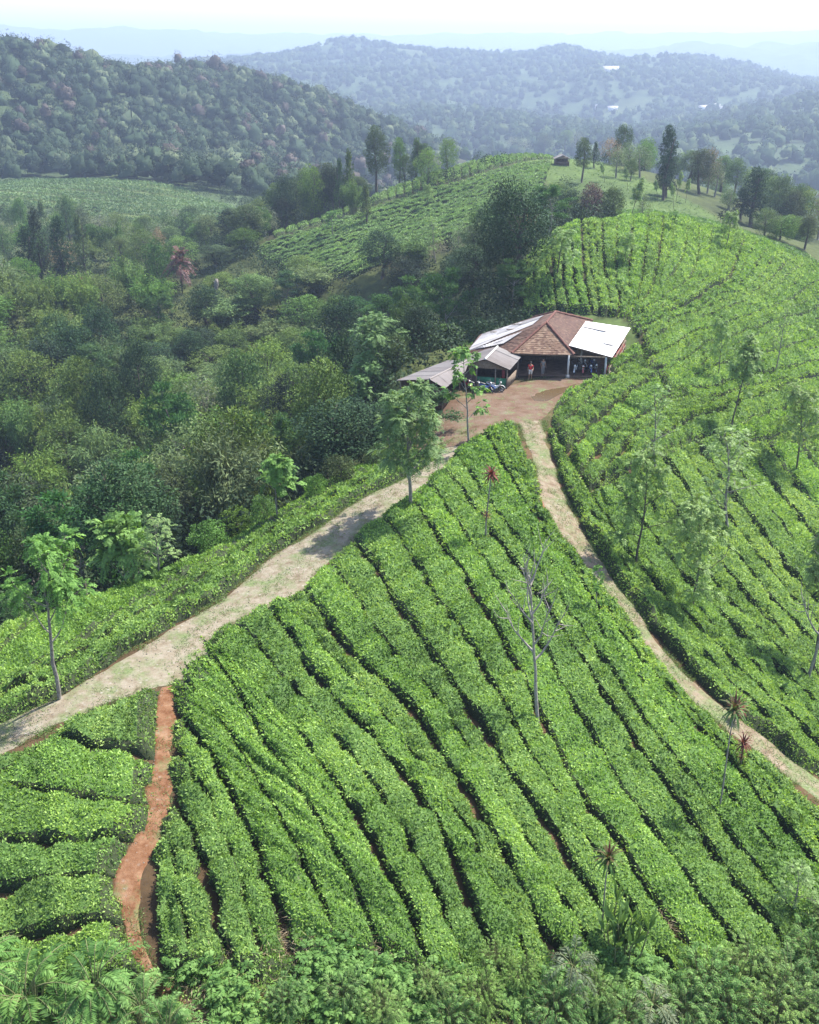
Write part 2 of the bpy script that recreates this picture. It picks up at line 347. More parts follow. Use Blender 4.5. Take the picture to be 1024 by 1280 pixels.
M['dry'] = leafmat('dry grass stalks', (0.14, 0.10, 0.055), (0.30, 0.23, 0.14), (0.47, 0.39, 0.26), 0.2, 0.8, 0.0, 0.2)
M['cane'] = noisemat('bamboo canes', [(0.3, (0.07, 0.09, 0.03)), (0.7, (0.20, 0.20, 0.09))], 5, 0.6)
# paths
def pathmat(name, soil, grassamt, stone, sc=1.0):
    m, nt, b = _mat(name)
    c = _ramp(nt, soil, _noise(nt, 1.6 * sc, 6, 0.65))
    g = _ramp(nt, [(0.50 - grassamt, (0, 0, 0)), (0.66 - grassamt * 0.5, (1, 1, 1))], _noise(nt, 0.55, 6, 0.72))
    c = _mix(nt, g, c, _ramp(nt, [(0.35, (0.07, 0.10, 0.035)), (0.65, (0.15, 0.175, 0.08))], _noise(nt, 7, 4)))
    if stone:
        tc = nt.nodes.new('ShaderNodeTexCoord'); v = nt.nodes.new('ShaderNodeTexVoronoi'); v.inputs['Scale'].default_value = 3.6; nt.links.new(tc.outputs['Object'], v.inputs['Vector'])
        sm = _ramp(nt, [(0.16, (1, 1, 1)), (0.30, (0, 0, 0))], v.outputs['Distance'])
        pm = _ramp(nt, [(0.42, (0, 0, 0)), (0.56, (1, 1, 1))], _noise(nt, 0.9, 3))
        f = _mix(nt, 1.0, sm, pm, 'MULTIPLY')
        sep = _ramp(nt, [(0.0, (0.15, 0.13, 0.10)), (0.5, (0.23, 0.21, 0.175)), (1, (0.33, 0.31, 0.275))], v.outputs['Color'])
        fm = nt.nodes.new('ShaderNodeMath'); fm.operation = 'MULTIPLY'; fm.inputs[1].default_value = stone; nt.links.new(f, fm.inputs[0])
        c = _mix(nt, fm.outputs[0], c, sep)
    nt.links.new(c, b.inputs['Base Color']); b.inputs['Roughness'].default_value = 0.95; b.inputs['Specular IOR Level'].default_value = 0.1
    _bump(nt, b, _noise(nt, 6, 8, 0.7), 0.7, 0.06)
    return m
M['path_left'] = pathmat('pale stony track', [(0.28, (0.095, 0.066, 0.042)), (0.45, (0.175, 0.145, 0.102)), (0.62, (0.225, 0.195, 0.148)), (0.8, (0.135, 0.112, 0.075))], 0.035, 0.7)
M['path_right'] = pathmat('brown stony track', [(0.28, (0.105, 0.070, 0.045)), (0.5, (0.185, 0.145, 0.10)), (0.7, (0.235, 0.20, 0.15))], 0.06, 0.6)
M['path_red'] = pathmat('red earth footpath', [(0.26, (0.068, 0.029, 0.015)), (0.42, (0.127, 0.059, 0.029)), (0.55, (0.172, 0.091, 0.050)), (0.72, (0.236, 0.150, 0.091))], -0.03, 0.25)
M['yard'] = pathmat('beaten earth yard', [(0.28, (0.082, 0.048, 0.029)), (0.5, (0.121, 0.079, 0.053)), (0.7, (0.144, 0.108, 0.082))], -0.02, 0.2, 0.5)
M['redsoil'] = noisemat('raw red soil', [(0.3, (0.12, 0.035, 0.022)), (0.6, (0.21, 0.085, 0.05)), (0.8, (0.26, 0.16, 0.11))], 2, 0.95)
m, nt, b = _mat('muddy water'); b.inputs['Base Color'].default_value = (0.085, 0.055, 0.024, 1); b.inputs['Roughness'].default_value = 0.22; b.inputs['Specular IOR Level'].default_value = 0.6; M['puddle'] = m
# building
TILE = [(0.0, (0.07, 0.040, 0.029)), (0.5, (0.135, 0.085, 0.056)), (1.0, (0.22, 0.16, 0.11))]
M['tile'] = noisemat('old clay tiles', [(0.3, (0.089, 0.041, 0.028)), (0.5, (0.140, 0.078, 0.050)), (0.72, (0.190, 0.140, 0.095))], 0.8, 0.9, 6, 0.4, 0.02, tintmix=TILE)
M['tile_dark'] = noisemat('mossy red tiles', [(0.3, (0.050, 0.029, 0.022)), (0.5, (0.086, 0.047, 0.034)), (0.72, (0.104, 0.083, 0.054))], 0.7, 0.9, 6, 0.4, 0.02, tintmix=[(0, (0.045, 0.025, 0.020)), (.5, (0.081, 0.043, 0.032)), (1, (0.135, 0.081, 0.059))])
M['ridge_tile'] = noisemat('ridge tiles', [(0.3, (0.072, 0.027, 0.021)), (0.7, (0.144, 0.066, 0.048))], 3, 0.9)
M['white_sheet'] = noisemat('white painted metal sheet', [(0.30, (0.34, 0.32, 0.29)), (0.42, (0.55, 0.54, 0.52)), (0.7, (0.62, 0.62, 0.61))], 0.8, 0.5, 5, 0.05)
M['grey_patch'] = noisemat('weathered grey sheet', [(0.3, (0.20, 0.18, 0.17)), (0.7, (0.33, 0.31, 0.30))], 2, 0.7)
M['zinc'] = noisemat('rusty zinc sheet', [(0.3, (0.158, 0.143, 0.138)), (0.5, (0.268, 0.261, 0.261)), (0.72, (0.396, 0.387, 0.380))], 0.9, 0.55, 6, 0.15, tintmix=[(0, (0.174, 0.158, 0.150)), (.5, (0.285, 0.268, 0.268)), (1, (0.435, 0.427, 0.427))])
M['asbestos'] = noisemat('fibre cement sheet', [(0.3, (0.116, 0.100, 0.089)), (0.5, (0.184, 0.163, 0.153)), (0.72, (0.237, 0.221, 0.206))], 0.9, 0.9, 6, 0.15, tintmix=[(0, (0.137, 0.116, 0.105)), (.5, (0.190, 0.168, 0.158)), (1, (0.253, 0.237, 0.221))])
M['timber'] = noisemat('weathered timber', [(0.3, (0.10, 0.07, 0.05)), (0.7, (0.24, 0.19, 0.14))], 5, 0.9)
M['timber_dark'] = noisemat('dark plank wall', [(0.3, (0.06, 0.04, 0.03)), (0.7, (0.15, 0.10, 0.075))], 4, 0.9)
M['woven'] = noisemat('woven bamboo wall', [(0.3, (0.12, 0.085, 0.055)), (0.7, (0.24, 0.18, 0.125))], 8, 0.9)
M['whitepost'] = noisemat('white painted post', [(0.3, (0.351, 0.344, 0.319)), (0.7, (0.484, 0.478, 0.459))], 5, 0.8)
M['concrete'] = noisemat('concrete', [(0.3, (0.25, 0.23, 0.21)), (0.7, (0.42, 0.40, 0.37))], 5, 0.9)
M['stone'] = noisemat('track stones', [(0.3, (0.102, 0.085, 0.068)), (0.7, (0.204, 0.183, 0.153))], 5, 0.9)
M['earthfloor'] = noisemat('earth floor', [(0.3, (0.12, 0.07, 0.045)), (0.7, (0.24, 0.15, 0.10))], 2, 0.95)
M['redwall'] = noisemat('red painted wall', [(0.3, (0.132, 0.018, 0.018)), (0.7, (0.216, 0.036, 0.036))], 3, 0.8)
M['greenwall'] = noisemat('green painted planks', [(0.3, (0.025, 0.12, 0.06)), (0.7, (0.05, 0.22, 0.11))], 3, 0.8)
M['plaster'] = noisemat('pale plaster', [(0.3, (0.55, 0.54, 0.52)), (0.7, (0.78, 0.77, 0.75))], 1, 0.9)
def plain(name, c, rough=0.5, metal=0, spec=0.5, coat=0):
    m, nt, b = _mat(name)
    cc = _ramp(nt, [(0.35, tuple(x * 0.82 for x in c)), (0.65, c)], _noise(nt, 9, 3)); nt.links.new(cc, b.inputs['Base Color'])
    b.inputs['Roughness'].default_value = rough; b.inputs['Metallic'].default_value = metal; b.inputs['Specular IOR Level'].default_value = spec; b.inputs['Coat Weight'].default_value = coat
    return m
M['rubber'] = plain('rubber', (0.02, 0.02, 0.02), 0.8); M['chrome'] = plain('metal', (0.6, 0.6, 0.6), 0.25, 1)
M['black'] = plain('black plastic', (0.03, 0.03, 0.032), 0.5); M['lens'] = plain('lamp lens', (0.75, 0.75, 0.72), 0.15)
M['paint_red'] = plain('red paint', (0.42, 0.03, 0.03), 0.3, coat=.6); M['paint_blue'] = plain('blue paint', (0.05, 0.10, 0.32), 0.3, coat=.6); M['paint_white'] = plain('white paint', (0.7, 0.7, 0.7), 0.3, coat=.6); M['paint_black'] = plain('black paint', (0.03, 0.03, 0.035), 0.3, coat=.6)
M['skin'] = plain('skin', (0.33, 0.18, 0.11), 0.55); M['hair'] = plain('hair', (0.015, 0.012, 0.01), 0.6)
M['shirt_red'] = plain('red cloth', (0.55, 0.025, 0.035), 0.85); M['cloth_pale'] = plain('pale cloth', (0.58, 0.55, 0.52), 0.85); M['cloth_grey'] = plain('grey cloth', (0.20, 0.19, 0.18), 0.85); M['cloth_dark'] = plain('dark cloth', (0.05, 0.05, 0.06), 0.85)

# ------------------------------------------------------------------ world, sun, haze, camera
SUN_EL, SUN_AZ = R(56), R(55)      # azimuth clockwise from +Y (the viewing direction): ahead and to the right
w = bpy.data.worlds.new('World'); scene.world = w; w.use_nodes = True
nt = w.node_tree; bg = nt.nodes['Background']; sky = nt.nodes.new('ShaderNodeTexSky'); sky.sky_type = 'NISHITA'; sky.sun_disc = False
sky.sun_elevation = SUN_EL; sky.sun_rotation = SUN_AZ; sky.altitude = 900; sky.air_density = 1.0; sky.dust_density = 2.5; sky.ozone_density = 1.0
nt.links.new(sky.outputs[0], bg.inputs[0]); bg.inputs[1].default_value = 0.15
sl = bpy.data.lights.new('sun', 'SUN'); sl.energy = 4.5; sl.angle = R(0.6); sl.color = (1.0, 0.955, 0.88)
so = bpy.data.objects.new('sun', sl); COL.objects.link(so)
sd = Vector((math.sin(SUN_AZ) * math.cos(SUN_EL), math.cos(SUN_AZ) * math.cos(SUN_EL), math.sin(SUN_EL)))
so.rotation_euler = (-sd).to_track_quat('-Z', 'Y').to_euler(); so.location = sd * 200
cam = bpy.data.cameras.new('camera'); co = bpy.data.objects.new('camera', cam); COL.objects.link(co); scene.camera = co
cam.sensor_fit = 'VERTICAL'; cam.angle = R(54); cam.clip_start = 0.3; cam.clip_end = 40000
co.location = (0, 0, HC); co.rotation_euler = (math.pi / 2 - PITCH, 0, 0)
scene.view_settings.view_transform = 'Standard'; scene.view_settings.look = 'None'; scene.view_settings.exposure = 1.5; scene.view_settings.gamma = 1
c_ = scene.cycles
c_.max_bounces = 4; c_.diffuse_bounces = 2; c_.glossy_bounces = 1; c_.transmission_bounces = 3; c_.volume_bounces = 0; c_.transparent_max_bounces = 4
c_.caustics_reflective = False; c_.caustics_refractive = False
HAZE = 0.00029
def make_haze():
    zlo = float(GZ.min()) - 3; zhi = float(GZ.max()) + 25
    mb = MB(); mb.box(-11500, 11500, -300, 10300, zlo, max(zhi, HC + 20))
    m = bpy.data.materials.new('haze air'); m.use_nodes = True; nt = m.node_tree; nt.nodes.remove(nt.nodes['Principled BSDF'])
    v = nt.nodes.new('ShaderNodeVolumePrincipled'); v.inputs['Color'].default_value = (0.53, 0.645, 0.86, 1); v.inputs['Density'].default_value = HAZE; v.inputs['Anisotropy'].default_value = 0.25
    nt.links.new(v.outputs[0], nt.nodes['Material Output'].inputs['Volume'])
    o = mb.build('haze', m); tag(o, 'pale blue haze filling the air over the valleys and far ridges', 'haze', kind='stuff')
# ------------------------------------------------------------------ ground sheet and paths (frame points -> ground)
PATH_L = ([(-60, 940), (0, 903), (75, 868), (150, 822), (205, 788), (270, 752), (330, 700), (395, 660), (450, 622), (500, 600), (535, 580), (556, 556), (585, 540)],
          [(-60, 985), (0, 947), (100, 897), (190, 864), (228, 856), (262, 828), (280, 790), (335, 765), (385, 738), (432, 690), (480, 650), (530, 612), (572, 570), (600, 545), (622, 528)])
PATH_M = ([(196, 862), (188, 920), (181, 985), (158, 1050), (142, 1100), (148, 1150), (170, 1205), (208, 1260), (218, 1320)],
          [(228, 855), (221, 930), (217, 1000), (200, 1060), (188, 1110), (185, 1175), (203, 1228), (262, 1250), (285, 1320)])
PATH_R = ([(640, 528), (664, 580), (672, 632), (712, 690), (765, 752), (812, 818), (868, 884), (940, 942), (1024, 1006), (1120, 1075)],
          [(682, 526), (700, 590), (722, 640), (756, 702), (796, 758), (832, 812), (890, 868), (962, 922), (1024, 972), (1120, 1045)])
YARD_E = ([(520, 570), (515, 545), (520, 520), (548, 503), (580, 494), (612, 488), (650, 478), (700, 470), (750, 466)],
          [(590, 556), (618, 536), (650, 530), (682, 527), (694, 512), (702, 500), (722, 490), (740, 480), (768, 474)])
def lane(e, n=90, m=9, lift=0.035, wob=0.25, seed=1, shrink=0.0):
    a = resample(XY(e[0]), n); b = resample(XY(e[1]), n); a, b = a + (b - a) * shrink, b + (a - b) * shrink
    d = np.linalg.norm(a - b, axis=1)[:, None]; s = np.r_[0, np.cumsum(np.linalg.norm(np.diff((a + b) / 2, axis=0), axis=1))]
    u = (b - a) / (d + 1e-6)
    a = a + u * (wob * 2 * fbm(s * 0.7, s * 0 + 3, seed))[:, None]; b = b + u * (wob * 2 * fbm(s * 0.7, s * 0 + 9, seed))[:, None]
    t = np.linspace(0, 1, m)[None, :, None]
    p = a[:, None] * (1 - t) + b[:, None] * t
    z = H(p[..., 0], p[..., 1]) + lift; z[:, 0] -= lift * 1.4; z[:, -1] -= lift * 1.4
    return np.concatenate([p, z[..., None]], -1), np.concatenate([a, b[::-1]])
LANES = {}
for key, e, n, lift, mat, name, label in (
        ('L', PATH_L, 150, 0.035, 'path_left', 'dirt_track', 'wide pale stony track with grassy middle climbing the ridge to the farm building'),
        ('M', PATH_M, 90, 0.055, 'path_red', 'red_footpath', 'narrow bare red earth footpath running down from the stony track'),
        ('R', PATH_R, 150, 0.035, 'path_right', 'brown_track', 'brown stony track winding down the slope from the yard past cut tea hedges'),
        ('Y', YARD_E, 70, 0.075, 'yard', 'earth_yard', 'beaten pinkish earth yard in front of the tiled farm building')):
    g, poly = lane(e, n, 11, lift, 0.25 if key != 'M' else 0.45, 5 + n, {'L': .05, 'M': .13, 'R': .13, 'Y': 0}[key])
    mb = MB(); mb.grid(g); tag(mb.build(name, M[mat], smooth=True), label, 'path', kind='structure'); LANES[key] = poly
# wet patch in the yard and the raw red bank
mb = MB(); a = resample(XY([(664, 497), (680, 490), (705, 485), (720, 481)]), 24); b = resample(XY([(668, 502), (684, 502), (700, 494), (722, 486)]), 24)
d = (b - a); a = a - d * (0.35 * fbm(np.arange(24) * .5, np.zeros(24), 4))[:, None]; t = np.linspace(0, 1, 5)[None, :, None]; p = a[:, None] * (1 - t) + b[:, None] * t
mb.grid(np.concatenate([p, (H(p[..., 0], p[..., 1]) + 0.082)[..., None]], -1)); tag(mb.build('puddle', M['puddle'], smooth=True), 'shallow muddy brown puddle drying in the yard by the open porch', 'puddle', kind='structure')
mb = MB(); a = resample(XY([(664, 622), (664, 640), (668, 656), (674, 668)]), 24); b = resample(XY([(676, 622), (682, 636), (682, 652), (680, 668)]), 24)
t = np.linspace(0, 1, 7)[None, :, None]; p = a[:, None] * (1 - t) + b[:, None] * t
z = H(p[..., 0], p[..., 1]) + 0.03 + 0.28 * np.sin(np.pi * t[..., 0]) ** 1.5 * np.sin(np.linspace(0, np.pi, 24))[:, None] + .1 * fbm(p[..., 0] * 2, p[..., 1] * 2, 4)
mb.grid(np.concatenate([p, z[..., None]], -1)); tag(mb.build('soil_bank', M['redsoil'], smooth=True), 'raw red soil bank eroded beside the brown stony track', 'soil', kind='structure')

# world-space regions used everywhere
TEA_ZONE = []       # filled by the tea part
HUT_POLY = XY([(640, 192), (690, 188), (760, 205), (830, 235), (900, 275), (905, 290), (820, 268), (770, 262), (700, 238), (660, 215)])
HUT_POLY = np.array(HUT_POLY)
def region_px(l): return XY(l)
RIDGE = XY([(-140, 850), (0, 795), (120, 756), (250, 703), (330, 660), (420, 608), (500, 574), (535, 545), (500, 500), (640, 430), (652, 400), (650, 330), (700, 290), (840, 274), (1024, 332), (1150, 380), (1250, 700), (1250, 1300), (300, 1400), (-200, 1300)])
MIDHILL = XY([(0, 218 + 10), (60, 222), (150, 226), (230, 236), (290, 258), (300, 275), (250, 290), (180, 284), (110, 270), (60, 262), (-80, 270), (-80, 232)])
ground_mb = MB()
ground_mb.grid(np.stack([GX, GY, GZ], -1))
gm, nt, b = _mat('ground cover')
at = nt.nodes.new('ShaderNodeAttribute'); at.attribute_name = 'cover'
n1 = _noise(nt, 0.9, 8, 0.7); n2 = _noise(nt, 0.02, 8, 0.7)
k1 = _ramp(nt, [(0.3, (0.6, 0.6, 0.6)), (0.7, (1.4, 1.35, 1.25))], n1); k2 = _ramp(nt, [(0.35, (0.6, 0.62, 0.62)), (0.68, (1.5, 1.45, 1.3))], n2)
c = _mix(nt, 1.0, at.outputs['Color'], k1, 'MULTIPLY'); c = _mix(nt, 1.0, c, k2, 'MULTIPLY')
nt.links.new(c, b.inputs['Base Color']); b.inputs['Roughness'].default_value = 0.95; b.inputs['Specular IOR Level'].default_value = 0.1
_bump(nt, b, n1, 0.6, 0.12)
def build_ground():
    o = ground_mb.build('ground', gm, smooth=True)
    x, y = GX.ravel(), GY.ravel(); r = np.hypot(x, y)
    cov = np.tile(np.array([0.05, 0.065, 0.025]), (len(x), 1))
    cov[r > 380] = (0.045, 0.070, 0.035)
    f = (r > 1150); pat = vnoise(x / 130, y / 200, 5)
    cov[f] = (0.045, 0.072, 0.038); cov[f & (pat > 0.88)] = (0.06, 0.085, 0.04)
    cov[inside(RIDGE, x, y)] = (0.072, 0.062, 0.032); back = inside(RIDGE, x, y) & (y > 98); cov[back] = (0.06, 0.09, 0.03)
    for z in TEA_ZONE: zi = inside(z, x, y); cov[zi] = (0.07, 0.047, 0.028); cov[zi & (y > 88)] = (0.034, 0.036, 0.018)  # farther tea furrows coloured darker, painting in the shade between hedges
    cov[inside(MIDHILL, x, y)] = (0.075, 0.105, 0.04)
    cov[inside(HUT_POLY, x, y)] = (0.058, 0.092, 0.028)
    hy = (np.hypot((x - 11) / 9, (y - 91) / 8) < 1) & (r < 110); cov[hy] = (0.075, 0.058, 0.038)
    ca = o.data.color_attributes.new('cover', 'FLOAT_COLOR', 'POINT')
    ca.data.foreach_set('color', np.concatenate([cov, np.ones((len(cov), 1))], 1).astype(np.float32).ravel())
    tag(o, 'rolling green hills and valley floor under the plantation and forest', 'terrain', kind='structure')
    return o
# ------------------------------------------------------------------ tea hedge rows
def ordinal(n):
    w = ['zeroth', 'first', 'second', 'third', 'fourth', 'fifth', 'sixth', 'seventh', 'eighth', 'ninth', 'tenth', 'eleventh', 'twelfth', 'thirteenth', 'fourteenth', 'fifteenth', 'sixteenth', 'seventeenth', 'eighteenth', 'nineteenth', 'twentieth']
    if n <= 20: return w[n]
    t = {2: 'twenty', 3: 'thirty', 4: 'forty', 5: 'fifty', 6: 'sixty'}[n // 10]
    return (t + '-' + w[n % 10]) if n % 10 else t[:-1] + 'ieth'
QUAL = 1.0
def tea_block(guides, poly_px, counts, wide, narrow, labels, group, height=0.72, mat='tea', step=0.4, leaf_k=0.0030, lmin=0.12, cover=1.6, avoid=('L', 'M', 'R', 'Y'), seed=1, lump=1.0, bush=1.05, poly_xy=None, gapamt=0.93, maxrows=999, margin=0.5):
    rng = np.random.default_rng(seed)
    Gs = [resample(XY(g), 100) for g in guides]
    poly = XY(poly_px) if poly_xy is None else poly_xy
    TEA_ZONE.append(poly)
    edges = [np.concatenate([poly, poly[:1]])] + [np.concatenate([LANES[k], LANES[k][:1]]) for k in avoid]
    tot = 0; rows = []
    for gi, nr in enumerate(counts):
        for k in range(nr):
            fa, fb = k / nr, (k + 1) / nr
            A = Gs[gi] * (1 - fa) + Gs[gi + 1] * fa; B = Gs[gi] * (1 - fb) + Gs[gi + 1] * fb
            rows.append((A, B, wide if k == 0 else narrow, wide if k == nr - 1 else narrow))
    made = 0
    for ri, (A, B, ga, gb) in enumerate(rows):
        mid = (A + B) / 2; Ln = np.linalg.norm(np.diff(mid, axis=0), axis=1).sum(); n = max(8, int(Ln / step))
        A = resample(A, n); B = resample(B, n)
        w = np.linalg.norm(B - A, axis=1); u = (B - A) / (w[:, None] + 1e-6)
        s = np.linspace(0, Ln, n)
        j1 = 0.34 * 2 * fbm(s * 0.75, s * 0 + ri * 3.1, seed, 3); j2 = 0.34 * 2 * fbm(s * 0.75, s * 0 + ri * 3.1 + 1.5, seed + 7, 3)
        lo = np.minimum(ga / 2, w * 0.3) + j1 * np.minimum(1, w); hi = w - np.minimum(gb / 2, w * 0.3) + j2 * np.minimum(1, w)
        # separate bushes planted about a metre apart, each with its own size
        nbk = max(2, int(Ln / bush)); bc = (np.arange(nbk) + rng.uniform(0.2, 0.8, nbk)) * Ln / nbk; bi = np.abs(s[:, None] - bc[None]).argmin(1)
        bd = np.clip(np.abs(s - bc[bi]) / (0.55 * Ln / nbk), 0, 1); bh = rng.normal(0, 0.10, nbk)[bi]; bt = rng.normal(0, 0.13, nbk)[bi]
        notch = 0.16 * bd ** 3
        lo = lo + notch - rng.normal(0, 0.09, nbk)[bi]; hi = hi - notch + rng.normal(0, 0.09, nbk)[bi]
        hi = np.maximum(hi, lo + 0.1)
        prof_a = np.array([0, 0.03, 0.10, 0.24, 0.42, 0.58, 0.76, 0.90, 0.97, 1.0])
        prof_h = np.array([0.0, 0.55, 0.86, 0.97, 1.0, 1.0, 0.97, 0.86, 0.55, 0.0])
        off = lo[:, None] + (hi - lo)[:, None] * prof_a[None]
        p = A[:, None] + u[:, None] * off[..., None]
        x, y = p[..., 0], p[..., 1]
        ok = inside(poly, x, y)
        if not ok.any(): continue
        for kx in avoid: ok &= ~inside(LANES[kx], x, y)
        if ok.sum() < 12: continue
        dist = np.full(x.shape, 9.0)
        for e in edges: dist = np.minimum(dist, pdist(e, x, y))
        taper = np.where(ok, np.sqrt(np.clip((dist + 0.5 * fbm(x / 0.8, y / 0.8, seed + 41, 3) - 0.06) / margin, 0, 1)), 0)
        hn = 1 + 0.12 * math.sin(ri * 2.7 + seed) + lump * (0.95 * fbm(x / 0.95, y / 0.95, seed + 3, 3) + 0.35 * fbm(x / 3.5, y / 3.5, seed + 5, 2))
        hn = hn + (bh - 0.30 * bd ** 2.5)[:, None]; dead = vnoise(x / 1.1 + 50, y / 1.1, seed + 11); hn = hn * np.where(dead > gapamt, 0.45, 1)
        wob = 0.22 * fbm(x / 0.40, y / 0.40, seed + 2, 2)
        wl = np.clip((hi - lo) / 0.8, 0.35, 1)[:, None]
        h = height * prof_h[None] * taper * np.clip(hn, 0.25, 1.5) * wl + wob * taper
        Z = H(x, y) + h - 0.02
        G = np.stack([x, y, Z], -1)
        mb = MB()
        okf = (taper[:-1, :-1] > 0.02) | (taper[1:, 1:] > 0.02) | (taper[1:, :-1] > 0.02) | (taper[:-1, 1:] > 0.02)
        nb = G.shape[1]; i = np.arange(n - 1)[:, None] * nb; j = np.arange(nb - 1)[None]
        q = np.stack([i + j, i + j + 1, i + nb + j + 1, i + nb + j], -1)[okf]
        used, inv = np.unique(q, return_inverse=True)
        tf = np.minimum(np.minimum(taper[:-1, :-1], taper[1:, 1:]), np.minimum(taper[1:, :-1], taper[:-1, 1:]))
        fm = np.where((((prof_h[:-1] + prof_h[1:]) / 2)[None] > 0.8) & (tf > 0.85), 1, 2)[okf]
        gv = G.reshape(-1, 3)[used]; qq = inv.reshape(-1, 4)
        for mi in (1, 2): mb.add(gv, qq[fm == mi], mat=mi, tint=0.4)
        # leaves over the hedge surface
        P00, P10, P01, P11 = G[:-1, :-1], G[1:, :-1], G[:-1, 1:], G[1:, 1:]
        cr = np.cross(P10 - P00, P01 - P00); sidew = np.array([0.10, 0.45, 1, 1, 1, 1, 1, 0.45, 0.10])[None]; area = np.linalg.norm(cr, axis=-1) * sidew * okf * np.clip(tf * 1.3, 0.5, 1)
        cr = np.where(cr[..., 2:3] < 0, -cr, cr)
        dcam = np.sqrt(P00[..., 0] ** 2 + P00[..., 1] ** 2 + (HC - P00[..., 2]) ** 2)
        Ls = np.maximum(lmin, leaf_k * dcam); dens = QUAL * cover / (0.22 * Ls ** 2)
        lam = (area * dens).ravel(); cnt = rng.poisson(lam); idx = np.repeat(np.arange(len(lam)), cnt); m = len(idx)
        if m == 0: continue
        a_ = rng.random((m, 1)); b_ = rng.random((m, 1))
        f = lambda Q: Q.reshape(-1, 3)[idx]
        c = f(P00) * (1 - a_) * (1 - b_) + f(P10) * a_ * (1 - b_) + f(P01) * (1 - a_) * b_ + f(P11) * a_ * b_
        nv = unit(f(cr)); nv = unit(nv + 0.25 * rng.normal(size=(m, 3)))
        c = c + nv * rng.uniform(-0.05, 0.04, (m, 1))
        tang = rdir(m, rng); d = unit(nv * rng.uniform(-0.1, 0.75, (m, 1)) + tang * 0.85)
        nn = unit(np.cross(d, rdir(m, rng)))
        nn = unit(nv * 1.35 + nn); L = Ls.ravel()[idx] * rng.uniform(0.6, 1.35, m)
        patch = 0.47 + 0.55 * fbm(c[:, 0] / 0.33, c[:, 1] / 0.33, seed + 22, 2) + 0.75 * fbm(c[:, 0] / 2.2, c[:, 1] / 2.2, seed + 20, 3) + 0.5 * fbm(c[:, 0] / 9, c[:, 1] / 9, seed + 21, 2)
        ti = np.clip(patch + bt[np.minimum(idx // (nb - 1), n - 1)] + rng.normal(0, 0.22, m), 0, 1)
        mb.cards(c, d, nn, L, L * rng.uniform(0.38, 0.6, m), ti)
        made += 1; tot += m
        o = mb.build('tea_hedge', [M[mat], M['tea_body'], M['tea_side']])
        tag(o, labels(made) if callable(labels) else labels, 'tea hedge', group)
        if made >= maxrows: break
    print('tea', group, made, 'rows', tot, 'leaves')

# A  central field between the stony track and the brown track
tea_block([[(10, 760), (60, 840), (130, 960), (185, 1080), (190, 1190), (215, 1320)], [(35, 730), (90, 800), (165, 905), (240, 1040), (275, 1170), (310, 1320)],
           [(60, 700), (120, 760), (200, 860), (287, 995), (350, 1155), (410, 1320)],
           [(200, 740), (250, 800), (305, 860), (400, 965), (480, 1095), (580, 1320)],
           [(270, 690), (320, 740), (400, 860), (512, 985), (602, 1165), (670, 1320)],
           [(320, 680), (395, 765), (440, 830), (512, 895), (567, 975), (657, 1130), (750, 1320)],
           [(390, 630), (450, 690), (510, 785), (577, 880), (640, 980), (740, 1130), (850, 1320)],
           [(450, 590), (520, 640), (580, 730), (650, 850), (702, 960), (800, 1110), (940, 1320)],
           [(500, 550), (540, 580), (614, 670), (698, 788), (790, 930), (880, 1060), (1024, 1250), (1070, 1320)],
           [(560, 500), (600, 540), (660, 640), (760, 780), (870, 910), (960, 1020), (1100, 1180)],
           [(620, 500), (640, 530), (700, 660), (800, 790), (880, 890), (1024, 1020), (1150, 1110)]],
          [(615, 528), (655, 528), (685, 580), (688, 632), (728, 690), (780, 752), (825, 815), (880, 880), (950, 938), (1024, 992), (1100, 1055), (1130, 1100), (1130, 1290), (1000, 1275), (920, 1290), (850, 1255), (760, 1290), (700, 1250), (620, 1275), (560, 1250), (480, 1222), (400, 1205), (330, 1240), (262, 1232), (195, 1222), (166, 1165), (168, 1110), (182, 1060), (200, 1000), (206, 930), (212, 862), (250, 822), (268, 782), (320, 755), (372, 728), (420, 682), (468, 640), (520, 600), (562, 562), (594, 538)],
          [2, 2, 3, 2, 2, 2, 2, 2, 3, 3], 0.2, -0.08,
          lambda i: 'clipped tea hedge row in the central field, %s counting from the red earth footpath' % ordinal(i), 'tea hedge rows of the central field', seed=3)
# B  short rows left of the red footpath
tea_block([[(-120, 1030), (0, 960), (100, 908), (185, 868), (230, 850)], [(-120, 1020), (0, 975), (65, 935), (115, 938), (185, 952), (230, 960)],
           [(-120, 1040), (0, 990), (100, 1008), (190, 1008), (230, 1010)], [(-120, 1080), (0, 1062), (95, 1062), (170, 1055), (220, 1050)],
           [(-120, 1140), (0, 1122), (60, 1115), (150, 1095), (200, 1090)], [(-120, 1210), (0, 1185), (150, 1160), (200, 1150)], [(-120, 1290), (0, 1262), (160, 1240), (200, 1230)]],
          [(-110, 1000), (-60, 985), (0, 935), (100, 884), (205, 855), (205, 922), (198, 985), (178, 1050), (162, 1100), (166, 1152), (186, 1208), (196, 1240), (80, 1262), (-110, 1270)],
          [1, 1, 1, 1, 1, 1], 0.04, 0.0,
          lambda i: 'short tea hedge left of the red earth footpath, %s below the stony track' % ordinal(i), 'short tea hedges beside the red footpath', seed=8)
